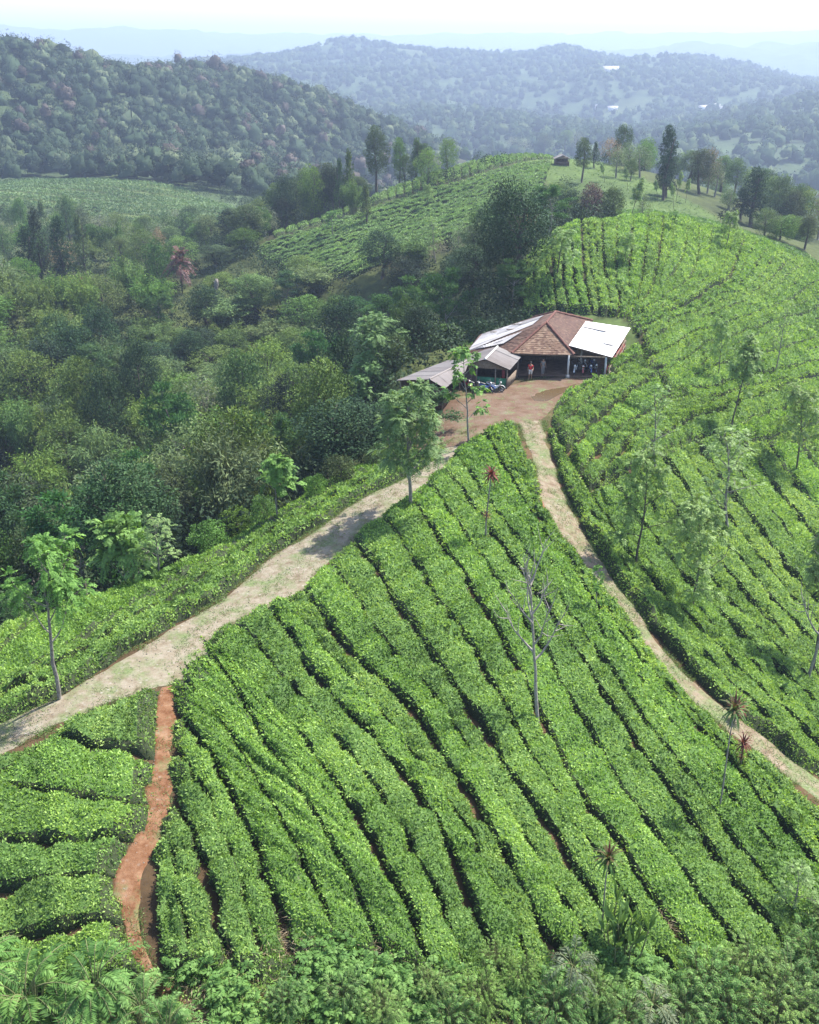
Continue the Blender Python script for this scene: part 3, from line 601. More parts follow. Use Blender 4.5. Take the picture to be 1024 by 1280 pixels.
# C  strip between the stony track and the forested valley
tea_block([[(-80, 948), (0, 906), (75, 870), (150, 824), (205, 790), (270, 754), (330, 702), (395, 662), (450, 624), (500, 602), (535, 582), (560, 545)],
           [(-80, 905), (0, 868), (100, 812), (200, 752), (300, 690), (395, 632), (470, 596), (520, 565), (545, 535)],
           [(-80, 840), (0, 800), (100, 752), (200, 702), (300, 645), (400, 590), (470, 555), (520, 535), (540, 520)]],
          [(-80, 962), (0, 922), (75, 884), (150, 840), (212, 806), (280, 768), (342, 716), (406, 676), (460, 636), (508, 612), (544, 590), (560, 562), (545, 545), (500, 566), (420, 602), (330, 652), (250, 698), (120, 752), (0, 792), (-80, 830)],
          [3, 2], 0.1, 0.0,
          lambda i: 'long tea hedge between the stony track and the forest edge, %s out from the track' % ordinal(i), 'long tea hedges along the stony track', seed=15)
# D  slope right of the brown track
tea_block([[(660, 505), (684, 540), (703, 605), (760, 722), (860, 842), (960, 938), (1040, 1000), (1130, 1060)],
           [(700, 545), (745, 620), (800, 700), (900, 802), (1024, 918), (1130, 1000)], [(760, 540), (800, 590), (870, 680), (960, 785), (1060, 890), (1150, 960)],
           [(820, 520), (860, 550), (931, 650), (1000, 740), (1100, 845), (1170, 910)], [(890, 500), (930, 525), (1000, 620), (1080, 715), (1170, 810)], [(960, 490), (1000, 520), (1060, 590), (1120, 650), (1200, 730)]],
          [(686, 530), (700, 562), (737, 622), (800, 588), (870, 556), (1000, 556), (1130, 543), (1130, 1050), (1024, 970), (950, 928), (880, 876), (824, 818), (786, 764), (746, 708), (712, 648), (690, 594)],
          [3, 3, 3, 3, 2], 0.24, 0.02,
          lambda i: 'tea hedge on the lower right slope, %s out from the brown stony track' % ordinal(i), 'tea hedges on the slope below the brown track', height=0.9, seed=21, leaf_k=0.0024, lmin=0.14, lump=1.25, gapamt=0.90)
# E  curved rows right of the building
tea_block([[(685, 500), (745, 470), (785, 437), (800, 428)], [(694, 548), (760, 490), (815, 466), (840, 455)], [(720, 605), (768, 552), (832, 508), (870, 490), (960, 470)],
           [(740, 655), (806, 572), (865, 527), (950, 500), (1050, 470), (1150, 450)], [(760, 730), (850, 640), (920, 600), (1024, 570), (1180, 545)]],
          [(694, 500), (787, 441), (800, 436), (812, 464), (835, 504), (1030, 474), (1130, 462), (1130, 550), (1000, 559), (870, 559), (800, 590), (737, 620), (702, 560), (690, 530)],
          [2, 2, 2, 3], 0.42, 0.24,
          lambda i: 'curved tea hedge right of the farm building, %s out from the white lean-to roof' % ordinal(i), 'curved tea hedges beside the building', height=1.0, seed=27, lmin=0.16, leaf_k=0.0021, lump=1.1)
# F  tea hill behind the building
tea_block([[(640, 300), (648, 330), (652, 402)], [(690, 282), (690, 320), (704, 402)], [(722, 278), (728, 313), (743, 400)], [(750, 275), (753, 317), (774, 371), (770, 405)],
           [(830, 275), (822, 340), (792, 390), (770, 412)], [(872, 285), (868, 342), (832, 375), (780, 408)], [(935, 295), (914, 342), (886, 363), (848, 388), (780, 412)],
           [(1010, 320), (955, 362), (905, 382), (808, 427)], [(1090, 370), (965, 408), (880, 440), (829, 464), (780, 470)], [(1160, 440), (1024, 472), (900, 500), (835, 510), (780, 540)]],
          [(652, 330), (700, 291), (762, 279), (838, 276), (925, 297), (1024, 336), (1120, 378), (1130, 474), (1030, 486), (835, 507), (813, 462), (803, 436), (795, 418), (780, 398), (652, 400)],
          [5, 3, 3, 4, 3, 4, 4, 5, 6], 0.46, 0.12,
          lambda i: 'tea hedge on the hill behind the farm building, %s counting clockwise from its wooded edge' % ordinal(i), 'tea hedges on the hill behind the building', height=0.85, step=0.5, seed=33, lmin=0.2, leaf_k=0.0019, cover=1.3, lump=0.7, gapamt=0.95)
# G  slopes of the hut hill
LANES['hutline'] = np.array(XY([(330, 302), (400, 280), (468, 256), (582, 223), (690, 199), (690, 202), (582, 227), (468, 261), (400, 285), (330, 307)]))
tea_block([[(330, 296), (345, 306)], [(430, 260), (446, 276)], [(480, 240), (496, 256)], [(530, 218), (548, 240)], [(580, 206), (598, 225)], [(640, 194), (655, 212)], [(700, 188), (705, 203)]],
          [(330, 299), (430, 263), (500, 233), (560, 212), (620, 197), (692, 193), (692, 199), (582, 223), (468, 256), (400, 280), (330, 305)],
          [7, 5, 5, 5, 6, 6], 0.5, 0.5, 'short tea row running up to the skyline of the hill below the hut', 'tea rows along the hut hill skyline', height=0.7, mat='tea_far', step=0.9, lmin=0.3, leaf_k=0.0013, cover=1.2, seed=40, avoid=('hutline',))
tea_block([[(300, 318), (400, 284), (468, 259), (582, 226), (690, 202)], [(300, 350), (400, 318), (470, 296), (580, 262), (680, 232)], [(300, 395), (450, 345), (560, 300), (660, 268)]],
          [(315, 312), (400, 285), (468, 261), (582, 227), (688, 203), (702, 232), (690, 250), (655, 272), (600, 300), (520, 332), (440, 350), (380, 345), (330, 330)],
          [13, 13], 0.8, 0.8, 'low rough tea row crossing the slope under the hilltop hut', 'rough tea rows across the hut hill', height=0.8, mat='tea_far', step=0.7, lmin=0.3, leaf_k=0.0013, cover=1.1, seed=44, avoid=(), lump=1.7, gapamt=0.80)
# H  the hill top right, behind the crest of the tea hill
tea_block([[(770, 262), (850, 270), (920, 288), (1024, 328), (1130, 370)], [(770, 284), (850, 280), (920, 298), (1024, 340), (1130, 390)]],
          [(765, 264), (850, 270), (920, 289), (1024, 330), (1110, 365), (1110, 378), (1024, 337), (925, 298), (838, 277), (765, 279)],
          [5], 0.6, 0.6, 'thin tea row along the far skyline of the right hill', 'tea rows on the right skyline', height=0.6, mat='tea_far', step=1.0, lmin=0.3, leaf_k=0.0013, cover=1.0, seed=48, avoid=())
# ------------------------------------------------------------------ trees: prototypes (trunk mesh + crown mesh), then placed one by one
def sweep(p0, d0, L, n, up=0.0, wig=0.08, rng=RNG):
    p = [np.array(p0, float)]; d = unit(np.array(d0, float))
    for _ in range(n):
        d = unit(d + rng.normal(0, wig, 3) + np.array([0, 0, up])); p.append(p[-1] + d * L / n)
    return np.array(p), d
def fronds(mb, base, dirs, length, pairs, ll, lw, droop, rng, tint0=0.5, rachis=None, tv=0.2):
    """pinnate leaves: a drooping rachis with leaflet pairs"""
    base = np.asarray(base, float); n = len(base); dirs = unit(np.asarray(dirs, float))
    length = length * rng.uniform(0.75, 1.2, n)
    sd = unit(np.cross(dirs, np.array([0, 0, 1.0])) + 1e-3 * rng.normal(size=(n, 3)))
    ti0 = np.clip(tint0 + rng.normal(0, tv, n), 0, 1)
    for k in range(pairs):
        t = 0.25 + 0.75 * (k + 1) / pairs
        pt = base + dirs * (length * t)[:, None] - np.array([0, 0, 1.0]) * (droop * length * t * t)[:, None]
        fw = unit(dirs - np.array([0, 0, 1.0]) * (2 * droop * t))
        sz = ll * (0.55 + 0.45 * math.sin(math.pi * min(1, 0.25 + 0.65 * t)))
        for s in (-1, 1):
            d = unit(fw * 0.55 + sd * s + rng.normal(0, 0.12, (n, 3)) - np.array([0, 0, 0.22]))
            nn = unit(np.cross(fw, sd) * 1.0 + rng.normal(0, 0.25, (n, 3)))
            mb.cards(pt, d, nn, sz * rng.uniform(0.85, 1.15, n), lw, np.clip(ti0 + rng.normal(0, 0.08, n), 0, 1))
def blob_leaves(mb, c, rad, m, L, W, rng, flat=0.75, droop=0.0, shell=0.55, tint0=0.5, tv=0.2, outdir=0.7):
    """a leafy clump: m leaves per centre"""
    c = np.asarray(c, float); n = len(c); rad = np.broadcast_to(np.asarray(rad, float), (n,))
    u = rdir(n * m, rng); rr = shell + (1 - shell) * rng.random(n * m)
    off = u * (rr * np.repeat(rad, m))[:, None]; off[:, 2] *= flat
    pos = np.repeat(c, m, 0) + off
    d = unit(u * outdir + rng.normal(0, 0.5, (n * m, 3)) - np.array([0, 0, droop]))
    nn = unit(u * 0.7 + np.array([0, 0, 0.7]) + rng.normal(0, 0.5, (n * m, 3)))
    ti = np.clip(np.repeat(tint0 + rng.normal(0, tv, n), m) + rng.normal(0, 0.15, n * m), 0, 1)
    mb.cards(pos, d, nn, L * rng.uniform(0.65, 1.3, n * m), W * rng.uniform(0.7, 1.2, n * m), ti)
class Proto: pass
PR = {}
def proto(key, trunk, crown, h, rad, bark, leaf):
    p = Proto(); p.tm = trunk.mesh(key + '_trunk', M[bark], True) if trunk and trunk.n else None
    p.cm = crown.mesh(key + '_crown', M[leaf]) if crown and crown.n else None
    p.h = h; p.r = rad; PR[key] = p
def skeleton(h, r0, t0, nb, blen, elev, rng, sub=3, lean=(0, 0), wig=0.06, sides=7, sublen=0.45, fork=None, up=0.04, brad=0.46):
    tk = MB(); tips = []; tdir = []
    pts, d = sweep((0, 0, -0.3), (lean[0], lean[1], 1), h * 0.97 + 0.3, 10, 0.02, wig, rng)
    rr = r0 * (1 - np.linspace(0, 1, len(pts)) ** 1.2 * 0.86); tk.tube(pts, rr, sides)
    cum = np.linspace(0, 1, len(pts))
    for i in range(nb):
        t = t0 + (0.98 - t0) * (i + rng.random() * 0.6) / nb
        b0 = np.array([np.interp(t, cum, pts[:, k]) for k in range(3)])
        az = i * 2.399 + rng.normal(0, 0.3); el = elev(t) + rng.normal(0, 0.12)
        L = blen((t - t0) / (1 - t0)) * rng.uniform(0.8, 1.2)
        bp, bd = sweep(b0, (math.cos(az) * math.cos(el), math.sin(az) * math.cos(el), math.sin(el)), L, 6, up, 0.12, rng)
        rb = max(0.022, r0 * brad * (1 - t * 0.5)); tk.tube(bp, np.linspace(rb, 0.012, len(bp)), 5)
        tips.append(bp[-1]); tdir.append(bd)
        for k in range(sub):
            q = 0.35 + 0.6 * (k + rng.random()) / max(sub, 1); c = np.array([np.interp(q, np.linspace(0, 1, len(bp)), bp[:, j]) for j in range(3)])
            sdv = unit(bd + rng.normal(0, 0.75, 3)); sp, se = sweep(c, sdv, L * sublen * rng.uniform(0.6, 1.1), 4, up, 0.12, rng)
            tk.tube(sp, np.linspace(rb * 0.45, 0.008, len(sp)), 4, cap=False); tips.append(sp[-1]); tdir.append(se); tips.append(sp[2]); tdir.append(se)
    tips.append(pts[-1]); tdir.append(d)
    return tk, np.array(tips), np.array(tdir)
def ring_dirs(n, d, rng, spread=1.0, up=0.15):
    return unit(np.repeat(d, n, 0) * 0.45 + rdir(len(d) * n, rng) * spread + np.array([0, 0, up]))

# 1 shade trees with pinnate leaves (three builds)
def pinnate(key, seed, h, t0, nb, bl, per, leaf, dens_sub=3, ll=0.20, lw=0.068, fl=0.75, lean=(0, 0), droop=0.45, r0=0.13, bark='bark', el=lambda t: 0.45 + 0.5 * t, pairs=8):
    rng = np.random.default_rng(seed)
    tk, tips, td = skeleton(h, r0, t0, nb, bl, el, rng, dens_sub, lean)
    cr = MB(); n = per
    fronds(cr, np.repeat(tips, n, 0), ring_dirs(n, td, rng, 1.0, 0.25), fl, pairs, ll, lw, droop, rng, 0.55)
    rad = np.percentile(np.hypot(tips[:, 0], tips[:, 1]), 92) + fl * 0.7
    proto(key, tk, cr, max(tips[:, 2].max() + fl * 0.35, h), rad, bark, leaf)
pinnate('shade_full', 2, 7.6, 0.30, 16, lambda t: 2.6 * (1 - 0.65 * t) * (0.75 + 0.5 * min(1, t * 3)), 8, 'leaf_shade', 4)
pinnate('shade_open', 3, 7.8, 0.42, 9, lambda t: 2.7 * (1 - 0.5 * t), 8, 'leaf_bright', 3, lean=(-0.06, 0.02))
pinnate('shade_young', 4, 5.0, 0.45, 7, lambda t: 1.4 * (1 - 0.5 * t), 6, 'leaf_bright', 2, ll=0.26, lw=0.12, r0=0.07)
pinnate('fan_shrub', 5, 3.4, 0.15, 10, lambda t: 1.9 * (1 - 0.45 * t), 6, 'leaf_bright', 2, ll=0.34, lw=0.13, fl=0.95, r0=0.07, droop=0.3)
# 2 feathery, thin crowns on the right slope
pinnate('feather_tall', 6, 10.5, 0.50, 15, lambda t: 2.3 * (1 - 0.6 * t), 6, 'leaf_feather', 3, ll=0.27, lw=0.09, fl=0.75, droop=0.5, r0=0.12, pairs=7, bark='bark_dark')
pinnate('feather_wide', 7, 8.0, 0.32, 15, lambda t: 2.9 * (1 - 0.6 * t), 5, 'leaf_feather', 3, ll=0.27, lw=0.085, fl=0.8, droop=0.5, r0=0.11, pairs=7, bark='bark_dark', el=lambda t: 0.35 + 0.4 * t)
pinnate('feather_bare', 8, 9.0, 0.30, 12, lambda t: 2.5 * (1 - 0.55 * t), 2, 'leaf_feather', 4, ll=0.26, lw=0.08, fl=0.65, r0=0.12, bark='bark', el=lambda t: 0.75 + 0.3 * t, pairs=5)
pinnate('sparse_leafy', 9, 7.5, 0.30, 8, lambda t: 1.7 * (1 - 0.4 * t), 4, 'leaf_bright', 2, ll=0.24, lw=0.12, fl=0.5, r0=0.085)
# 3 bare tree
rng = np.random.default_rng(12); tk, tips, td = skeleton(9.0, 0.125, 0.44, 10, lambda t: 3.6 * (1 - 0.5 * t), lambda t: 0.2 + 0.7 * t, rng, 6, (-0.10, 0), 0.06, 8, 0.5, up=0.14, brad=0.8)
proto('bare', tk, None, 9.3, 3.3, 'bark_bare', 'leaf_pale')
# 4 broad forest trees
def broad(key, seed, h, r, leaf, lobes=22, m=110, L=0.30, W=0.17, t0=0.35, flat=0.75, droop=0.1, shape='round', bark='bark_dark', tv=0.18):
    rng = np.random.default_rng(seed); tk, tips, td = skeleton(h * 0.9, 0.03 * h + 0.02, t0, 9, lambda t: r * 0.8 * (1 - 0.4 * t), lambda t: 0.5 + 0.5 * t, rng, 2, wig=0.07)
    c = []; rads = []
    for i in range(lobes):
        a = i * 2.399 + rng.random(); q = (i + 0.5) / lobes; z = t0 + (1 - t0) * q
        if shape == 'round': rr = r * math.sqrt(max(0.05, 1 - (2 * (q - 0.42)) ** 2 * 0.8)) * 0.78
        elif shape == 'cone': rr = r * (1.02 - q) * 0.85
        elif shape == 'column': rr = r * 0.72 * min(1, 2.2 * (1.05 - q)) * (0.8 + 0.4 * rng.random())
        else: rr = r * 0.8
        rr *= rng.uniform(0.35, 1.0) ** 0.5
        c.append((math.cos(a) * rr, math.sin(a) * rr, z * h)); rads.append(r * rng.uniform(0.26, 0.44) * (0.65 if shape == 'cone' and q > .7 else 1))
    cr = MB(); blob_leaves(cr, c, rads, m, L, W, rng, flat, droop, 0.6, tv=tv)
    blob_leaves(cr, np.array(c) * 0.85 + np.array([0, 0, h * 0.09]), np.array(rads) * 1.2, m // 4, L * 1.1, W * 1.1, rng, flat, droop, 0.2, tv=tv)
    proto(key, tk, cr, h, r * 1.05, bark, leaf)
broad('forest_round', 20, 11, 4.6, 'leaf_forest', 28, 230)
broad('forest_tall', 21, 14, 3.8, 'leaf_forest', 28, 220, t0=0.4)
broad('forest_dark', 22, 11, 4.4, 'leaf_dark', 28, 230)
broad('forest_shrub', 23, 4.5, 2.6, 'leaf_forest', 18, 170, L=0.22, W=0.12, t0=0.12)
broad('bright_shrub', 24, 3.0, 1.9, 'leaf_bright', 16, 170, L=0.19, W=0.10, t0=0.1)
broad('column_dark', 25, 13, 2.6, 'leaf_dark', 26, 200, L=0.3, t0=0.18, shape='column')
broad('cone_tree', 26, 9, 2.2, 'leaf_forest', 22, 90, L=0.34, W=0.16, t0=0.2, shape='cone')
broad('purple_tree', 27, 9, 3.6, 'leaf_purple', 24, 190, t0=0.25)
broad('pale_tree', 28, 9, 3.4, 'leaf_pale', 22, 60, L=0.34, t0=0.35, bark='bark')
broad('bronze_tree', 29, 9, 3.4, 'leaf_bronze', 20, 60, L=0.34, t0=0.35, bark='bark')
broad('olive_tree', 30, 9, 3.8, 'leaf_olive', 26, 190, L=0.28, W=0.13, t0=0.2)
# 5 bamboo clump: arching canes with drooping sprays
def bamboo(key, seed, h, r, n=46, leaf='leaf_olive'):
    rng = np.random.default_rng(seed); tk = MB(); cr = MB()
    for i in range(n):
        a = rng.random() * 6.283; q = rng.random() ** 0.6; hh = h * rng.uniform(0.72, 1.08); base = np.array([math.cos(a) * q * r * 0.28, math.sin(a) * q * r * 0.28, -0.2])
        t = np.linspace(0, 1, 12); out = r * q * rng.uniform(0.5, 1.0)
        p = base + np.stack([np.cos(a) * out * t ** 2.3, np.sin(a) * out * t ** 2.3, hh * (t - 0.32 * q * t ** 3.2)], -1)
        tk.tube(p, np.linspace(0.055, 0.012, 12), 4, cap=False)
        m = 20; tt = rng.uniform(0.38, 1.0, m); c = np.stack([np.interp(tt, t, p[:, k]) for k in range(3)], -1) + rng.normal(0, 0.38, (m, 3))
        k = 7; cc = np.repeat(c, k, 0); od = np.array([math.cos(a), math.sin(a), 0.0])
        d = unit(rdir(m * k, rng) * 0.8 + od * 0.55 + np.array([0, 0, -0.45])); nn = unit(rng.normal(size=(m * k, 3)) + np.array([0, 0, 1.4]) + od * .5)
        cr.cards(cc + rng.normal(0, 0.22, cc.shape), d, nn, rng.uniform(0.35, 0.75, m * k), rng.uniform(0.10, 0.17, m * k), np.clip(rng.normal(0.5, 0.14) + rng.normal(0, 0.17, m * k), 0, 1))
    proto(key, tk, cr, h, r * 1.1, 'cane', leaf)
bamboo('bamboo_a', 40, 12, 4.2); bamboo('bamboo_b', 41, 10, 4.6); bamboo('bamboo_c', 42, 13, 3.8, 40)
bamboo('plume_dark', 43, 11, 4.5, 46, 'leaf_forest')
# 6 layered umbrella trees
def umbrella(key, seed, h, r, leaf='leaf_umbrella'):
    rng = np.random.default_rng(seed); tk, tips, td = skeleton(h * 0.92, 0.22, 0.45, 9, lambda t: r * 0.85 * (0.65 + 0.35 * (1 - t)), lambda t: 0.32 + 0.25 * t, rng, 4, wig=0.05, up=0.01)
    cr = MB(); tips = tips[rng.permutation(len(tips))[:70]]
    blob_leaves(cr, tips + np.array([0, 0, 0.2]), 0.95, 90, 0.34, 0.15, rng, 0.22, 0.05, 0.1, 0.5, 0.14, 0.9)
    proto(key, tk, cr, h, r, 'bark', leaf)
umbrella('umbrella_a', 50, 12, 4.8); umbrella('umbrella_b', 51, 10, 4.2)
# 7 strap leaved cordylines on a thin stem
def cordyline(key, seed, h, heads, leaf, ll=0.75, lw=0.10):
    rng = np.random.default_rng(seed); tk = MB(); cr = MB()
    p, d = sweep((0, 0, -0.2), (0.02, 0.02, 1), h - 0.3 + 0.2, 8, 0.02, 0.025, rng); tk.tube(p, np.linspace(0.05, 0.028, len(p)), 6)
    for q in heads:
        c = np.array([np.interp(q, np.linspace(0, 1, len(p)), p[:, k]) for k in range(3)]); m = 34 if q > 0.9 else 16; s = 1 if q > .9 else 0.6
        a = np.arange(m) * 2.399; el = np.linspace(1.25, -0.35, m)
        for seg in range(3):
            e = el - seg * 0.42; dd = np.stack([np.cos(a) * np.cos(e), np.sin(a) * np.cos(e), np.sin(e)], -1)
            base = c if seg == 0 else tipp
            base = np.broadcast_to(base, dd.shape); L = ll * s / 3 * (1 if seg < 2 else 1.3)
            nn = unit(np.cross(np.cross(dd, np.array([0, 0, 1.0])), dd) + 1e-4)
            sdv = unit(np.cross(dd, nn)); wv = lw * s * (0.8, 1.0, 0.7)[seg]; tipp = base + dd * L; w1 = lw * s * (1.0, .75, 0.05)[seg]
            v = np.stack([base - sdv * wv / 2, base + sdv * wv / 2, tipp + sdv * w1 / 2, tipp - sdv * w1 / 2], 1).reshape(-1, 3)
            cr.add(v, np.arange(4 * m).reshape(-1, 4), tint=np.repeat(np.clip(rng.random(), 0, 1), m) * 0 + np.clip(el[::-1] * 0.3 + 0.5 + rng.normal(0, .2, m), 0, 1))
    proto(key, tk, cr, h, ll, 'bark', leaf)
cordyline('cordyline_tall', 60, 4.2, (1.0,), 'leaf_cordyline', 0.85, 0.12)
cordyline('cordyline_red', 61, 3.0, (1.0, 0.45, 0.1), 'leaf_red', 0.5, 0.09)
cordyline('cordyline_low', 62, 1.3, (1.0, 0.6), 'leaf_red', 0.6, 0.09)
# 8 big frond shrub (near bottom left), palm-like forms
def frondbush(key, seed, n, length, pairs, ll, lw, leaf, h0=0.2, h1=1.3, el=(0.15, 1.2), droop=0.45, stemr=0.03, spread=0.5, rad=None, tv=0.2):
    rng = np.random.default_rng(seed); tk = MB(); cr = MB()
    a = rng.random(n) * 6.283; e = rng.uniform(*el, n); b = np.stack([np.cos(a) * rng.random(n) * spread, np.sin(a) * rng.random(n) * spread, rng.uniform(h0, h1, n)], -1)
    d = np.stack([np.cos(a) * np.cos(e), np.sin(a) * np.cos(e), np.sin(e)], -1)
    fronds(cr, b, d, length, pairs, ll, lw, droop, rng, 0.5, tv=tv)
    for i in range(n):
        t = np.linspace(0, 1, 7)[:, None]; p = b[i] + d[i] * length * t - np.array([0, 0, 1.0]) * droop * length * t * t
        tk.tube(np.concatenate([[[b[i][0] * .3, b[i][1] * .3, -0.2]], p]), np.linspace(stemr, 0.006, 8), 4, cap=False)
    proto(key, tk, cr, h1 + length * 0.7, rad or length, 'cane', leaf)
frondbush('frond_bush', 70, 52, 1.9, 22, 0.34, 0.05, 'leaf_fern', 0.3, 1.7, droop=0.55, tv=.3)
frondbush('weed_fern', 71, 170, 0.75, 11, 0.15, 0.04, 'leaf_fern', 0.2, 1.2, (0.1, 1.3), 0.5, 0.012, 1.2, 1.7, .25)
frondbush('feather_shrub', 74, 260, 0.65, 11, 0.10, 0.028, 'leaf_weed', 0.3, 1.6, (0.0, 1.3), 0.55, 0.010, 1.3, 1.8, .25)
frondbush('pale_palm', 72, 14, 2.0, 14, 0.35, 0.06, 'leaf_pale', 1.2, 1.6, (0.2, 1.0), 0.6, 0.04, 0.1)
frondbush('dark_palm', 73, 60, 3.4, 12, 0.8, 0.16, 'leaf_purple', 3.0, 5.5, (-0.2, 1.35), 0.5, 0.05, 0.4)
# 9 broad strap leaved thicket (banana-like)
rng = np.random.default_rng(80); tk = MB(); cr = MB()
for i in range(16):
    a = rng.random() * 6.28; o = np.array([math.cos(a), math.sin(a), 0]) * rng.random() * 0.8; p, d = sweep(o, (math.cos(a) * .15, math.sin(a) * .15, 1), rng.uniform(0.8, 2.0), 4, 0, 0.05, rng); tk.tube(p, np.linspace(0.05, 0.03, 5), 5)
    m = 7; az = rng.random(m) * 6.28; e = rng.uniform(0.5, 1.35, m); dd = np.stack([np.cos(az) * np.cos(e), np.sin(az) * np.cos(e), np.sin(e)], -1)
    cr.cards(np.repeat(p[-1:], m, 0), dd, unit(rng.normal(size=(m, 3)) + np.array([0, 0, 1.0])), rng.uniform(0.7, 1.1, m), 0.2, np.clip(rng.normal(0.4, .2, m), 0, 1))
proto('strap_thicket', tk, cr, 2.7, 1.3, 'cane', 'leaf_shade')
# 10 dead stump
rng = np.random.default_rng(81); tk = MB(); p, d = sweep((0, 0, -.3), (0, 0, 1), 6.3, 8, 0, 0.04, rng); tk.tube(p, np.linspace(0.5, 0.3, 9) * (1 + 0.15 * rng.normal(size=9)), 9)
for k in range(5):
    a = k * 1.3; q, _ = sweep(p[-2 - k % 2], (math.cos(a), math.sin(a), 0.7), 0.9, 3, 0, 0.1, rng); tk.tube(q, np.linspace(0.12, 0.02, 4), 5)
proto('snag', tk, None, 6.4, 0.6, 'bark', 'leaf_pale')

def put(key, x, y, height, width=None, name='tree', label='', cat='tree', group=None, rz=None, sink=0.0, z=None):
    p = PR[key]; sz = height / p.h; sx = sz if width is None else width / (2 * p.r)
    rz = random.random() * 6.283 if rz is None else rz
    t = thing(name, label, cat, (x, y, (float(H(x, y)) if z is None else z) - sink), rz, group)
    t.scale = (sx, sx, sz)
    if p.tm:
        o = bpy.data.objects.new('trunk' if cat in ('tree', 'bamboo', 'snag') else 'stem', p.tm); COL.objects.link(o); o.parent = t
    if p.cm:
        o = bpy.data.objects.new('crown' if cat in ('tree', 'bamboo') else 'foliage', p.cm); COL.objects.link(o); o.parent = t
    return t
PLACED = []
def at_px(key, bx, by, ty, wpx=None, **k):
    """base seen at (bx,by), top at frame height ty, crown wpx frame pixels wide"""
    q = P1(bx, by); d = ray(bx, ty); zt = HC + d[2] * q[1] / d[1]; dep = q[1] * CP + (HC - q[2]) * SP
    PLACED.append((q[0], q[1])); w = None if wpx is None else wpx * dep / F
    return put(key, q[0], q[1], max(0.5, zt - q[2]), w, **k)
def top_px(key, px, ty, height, wpx=None, t0=112.0, Y=None, **k):
    """base hidden: the crown top is seen at (px,ty) and the tree is height tall"""
    q = P([px], [ty], height, t0, fall=True)[0]; q[2] = float(H(q[0], q[1]))
    if Y is not None:
        d = ray(px, ty); q = d * (Y / d[1]); zt = HC + q[2]; q[2] = float(H(q[0], q[1])); height = max(height * 0.6, zt - q[2])
    dep = q[1] * CP + (HC - q[2]) * SP
    PLACED.append((q[0], q[1])); w = None if wpx is None else wpx * dep / F
    return put(key, q[0], q[1], height, w, **k)
# ------------------------------------------------------------------ the trees one can point to
SH = 'shade trees standing in the tea'
at_px('shade_open', 74, 874, 652, 118, name='shade_tree', label='leaning open-crowned tree with forked pale trunk at the lower end of the stony track', group=SH, rz=0.4)
at_px('shade_full', 513, 641, 468, 112, name='shade_tree', label='dense leafy tree with straight dark trunk between the stony track and the central tea field', group=SH, rz=2.0)
at_px('sparse_leafy', 586, 559, 432, 62, name='shade_tree', label='thin sparse tree at the top of the stony track, half hiding the grey sheds', group=SH, rz=1.0)
at_px('shade_young', 347, 652, 564, 56, name='shade_tree', label='young pale green tree with small round crown on the forest edge of the tea strip', group=SH, rz=0.3)
at_px('bare', 673, 910, 700, 130, name='bare_tree', label='leafless bleached tree standing alone in the middle of the central tea field', group=SH, rz=0.5)
at_px('feather_wide', 794, 711, 560, 96, name='feathery_tree', label='feathery thin-crowned tree just below the brown track, nearest its bend', group=SH)
at_px('feather_wide', 864, 770, 622, 100, name='feathery_tree', label='feathery spreading tree beside the brown track, short trunk forking low', group=SH)
at_px('feather_bare', 822, 602, 480, 62, name='feathery_tree', label='half-bare grey tree with upright branches right of the farm yard', group=SH)
at_px('feather_tall', 910, 552, 422, 76, name='feathery_tree', label='tall dark-crowned tree high on the right slope casting a shadow on the tea', group=SH)
at_px('feather_bare', 912, 678, 535, 90, name='feathery_tree', label='tall nearly leafless tree with V-shaped lower branches on the right slope', group=SH)
at_px('feather_wide', 994, 598, 478, 74, name='feathery_tree', label='thin feathery tree far right on the tea slope, above the nearly leafless tree', group=SH)
at_px('feather_tall', 1014, 852, 652, 105, name='feathery_tree', label='large drooping tree with bare grey lower branches at the right edge of the slope', group=SH)
at_px('bare', 1006, 858, 690, 120, name='bare_tree', label='grey bare-branched tree pressed against the large drooping tree at the right edge', group=SH)
at_px('sparse_leafy', 744, 772, 708, 24, name='sapling', label='small thin sapling at the lower edge of the brown track', group=SH)
at_px('feather_bare', 994, 1156, 1085, 60, name='sapling', label='bare forked sapling leaning in the tea at the lower right corner', group=SH)
at_px('feather_wide', 897, 478, 395, 40, name='feathery_tree', label='slim tree with wispy crown in the curved tea rows right of the building', group=SH)
at_px('feather_bare', 968, 470, 372, 34, name='feathery_tree', label='slim wispy tree furthest right in the curved tea rows', group=SH)
at_px('feather_wide', 696, 350, 284, 54, name='feathery_tree', label='spreading dark tree on the wooded left edge of the tea hill behind the building', group=SH)
at_px('feather_wide', 781, 334, 288, 34, name='feathery_tree', label='small round-headed tree alone on the crest of the tea hill behind the building', group=SH)
at_px('feather_wide', 907, 314, 262, 34, name='feathery_tree', label='thin see-through tree on the right flank of the tea hill', group=SH)
at_px('sparse_leafy', 838, 292, 262, 18, name='sapling', label='small sapling on the far rim of the tea hill', group=SH)
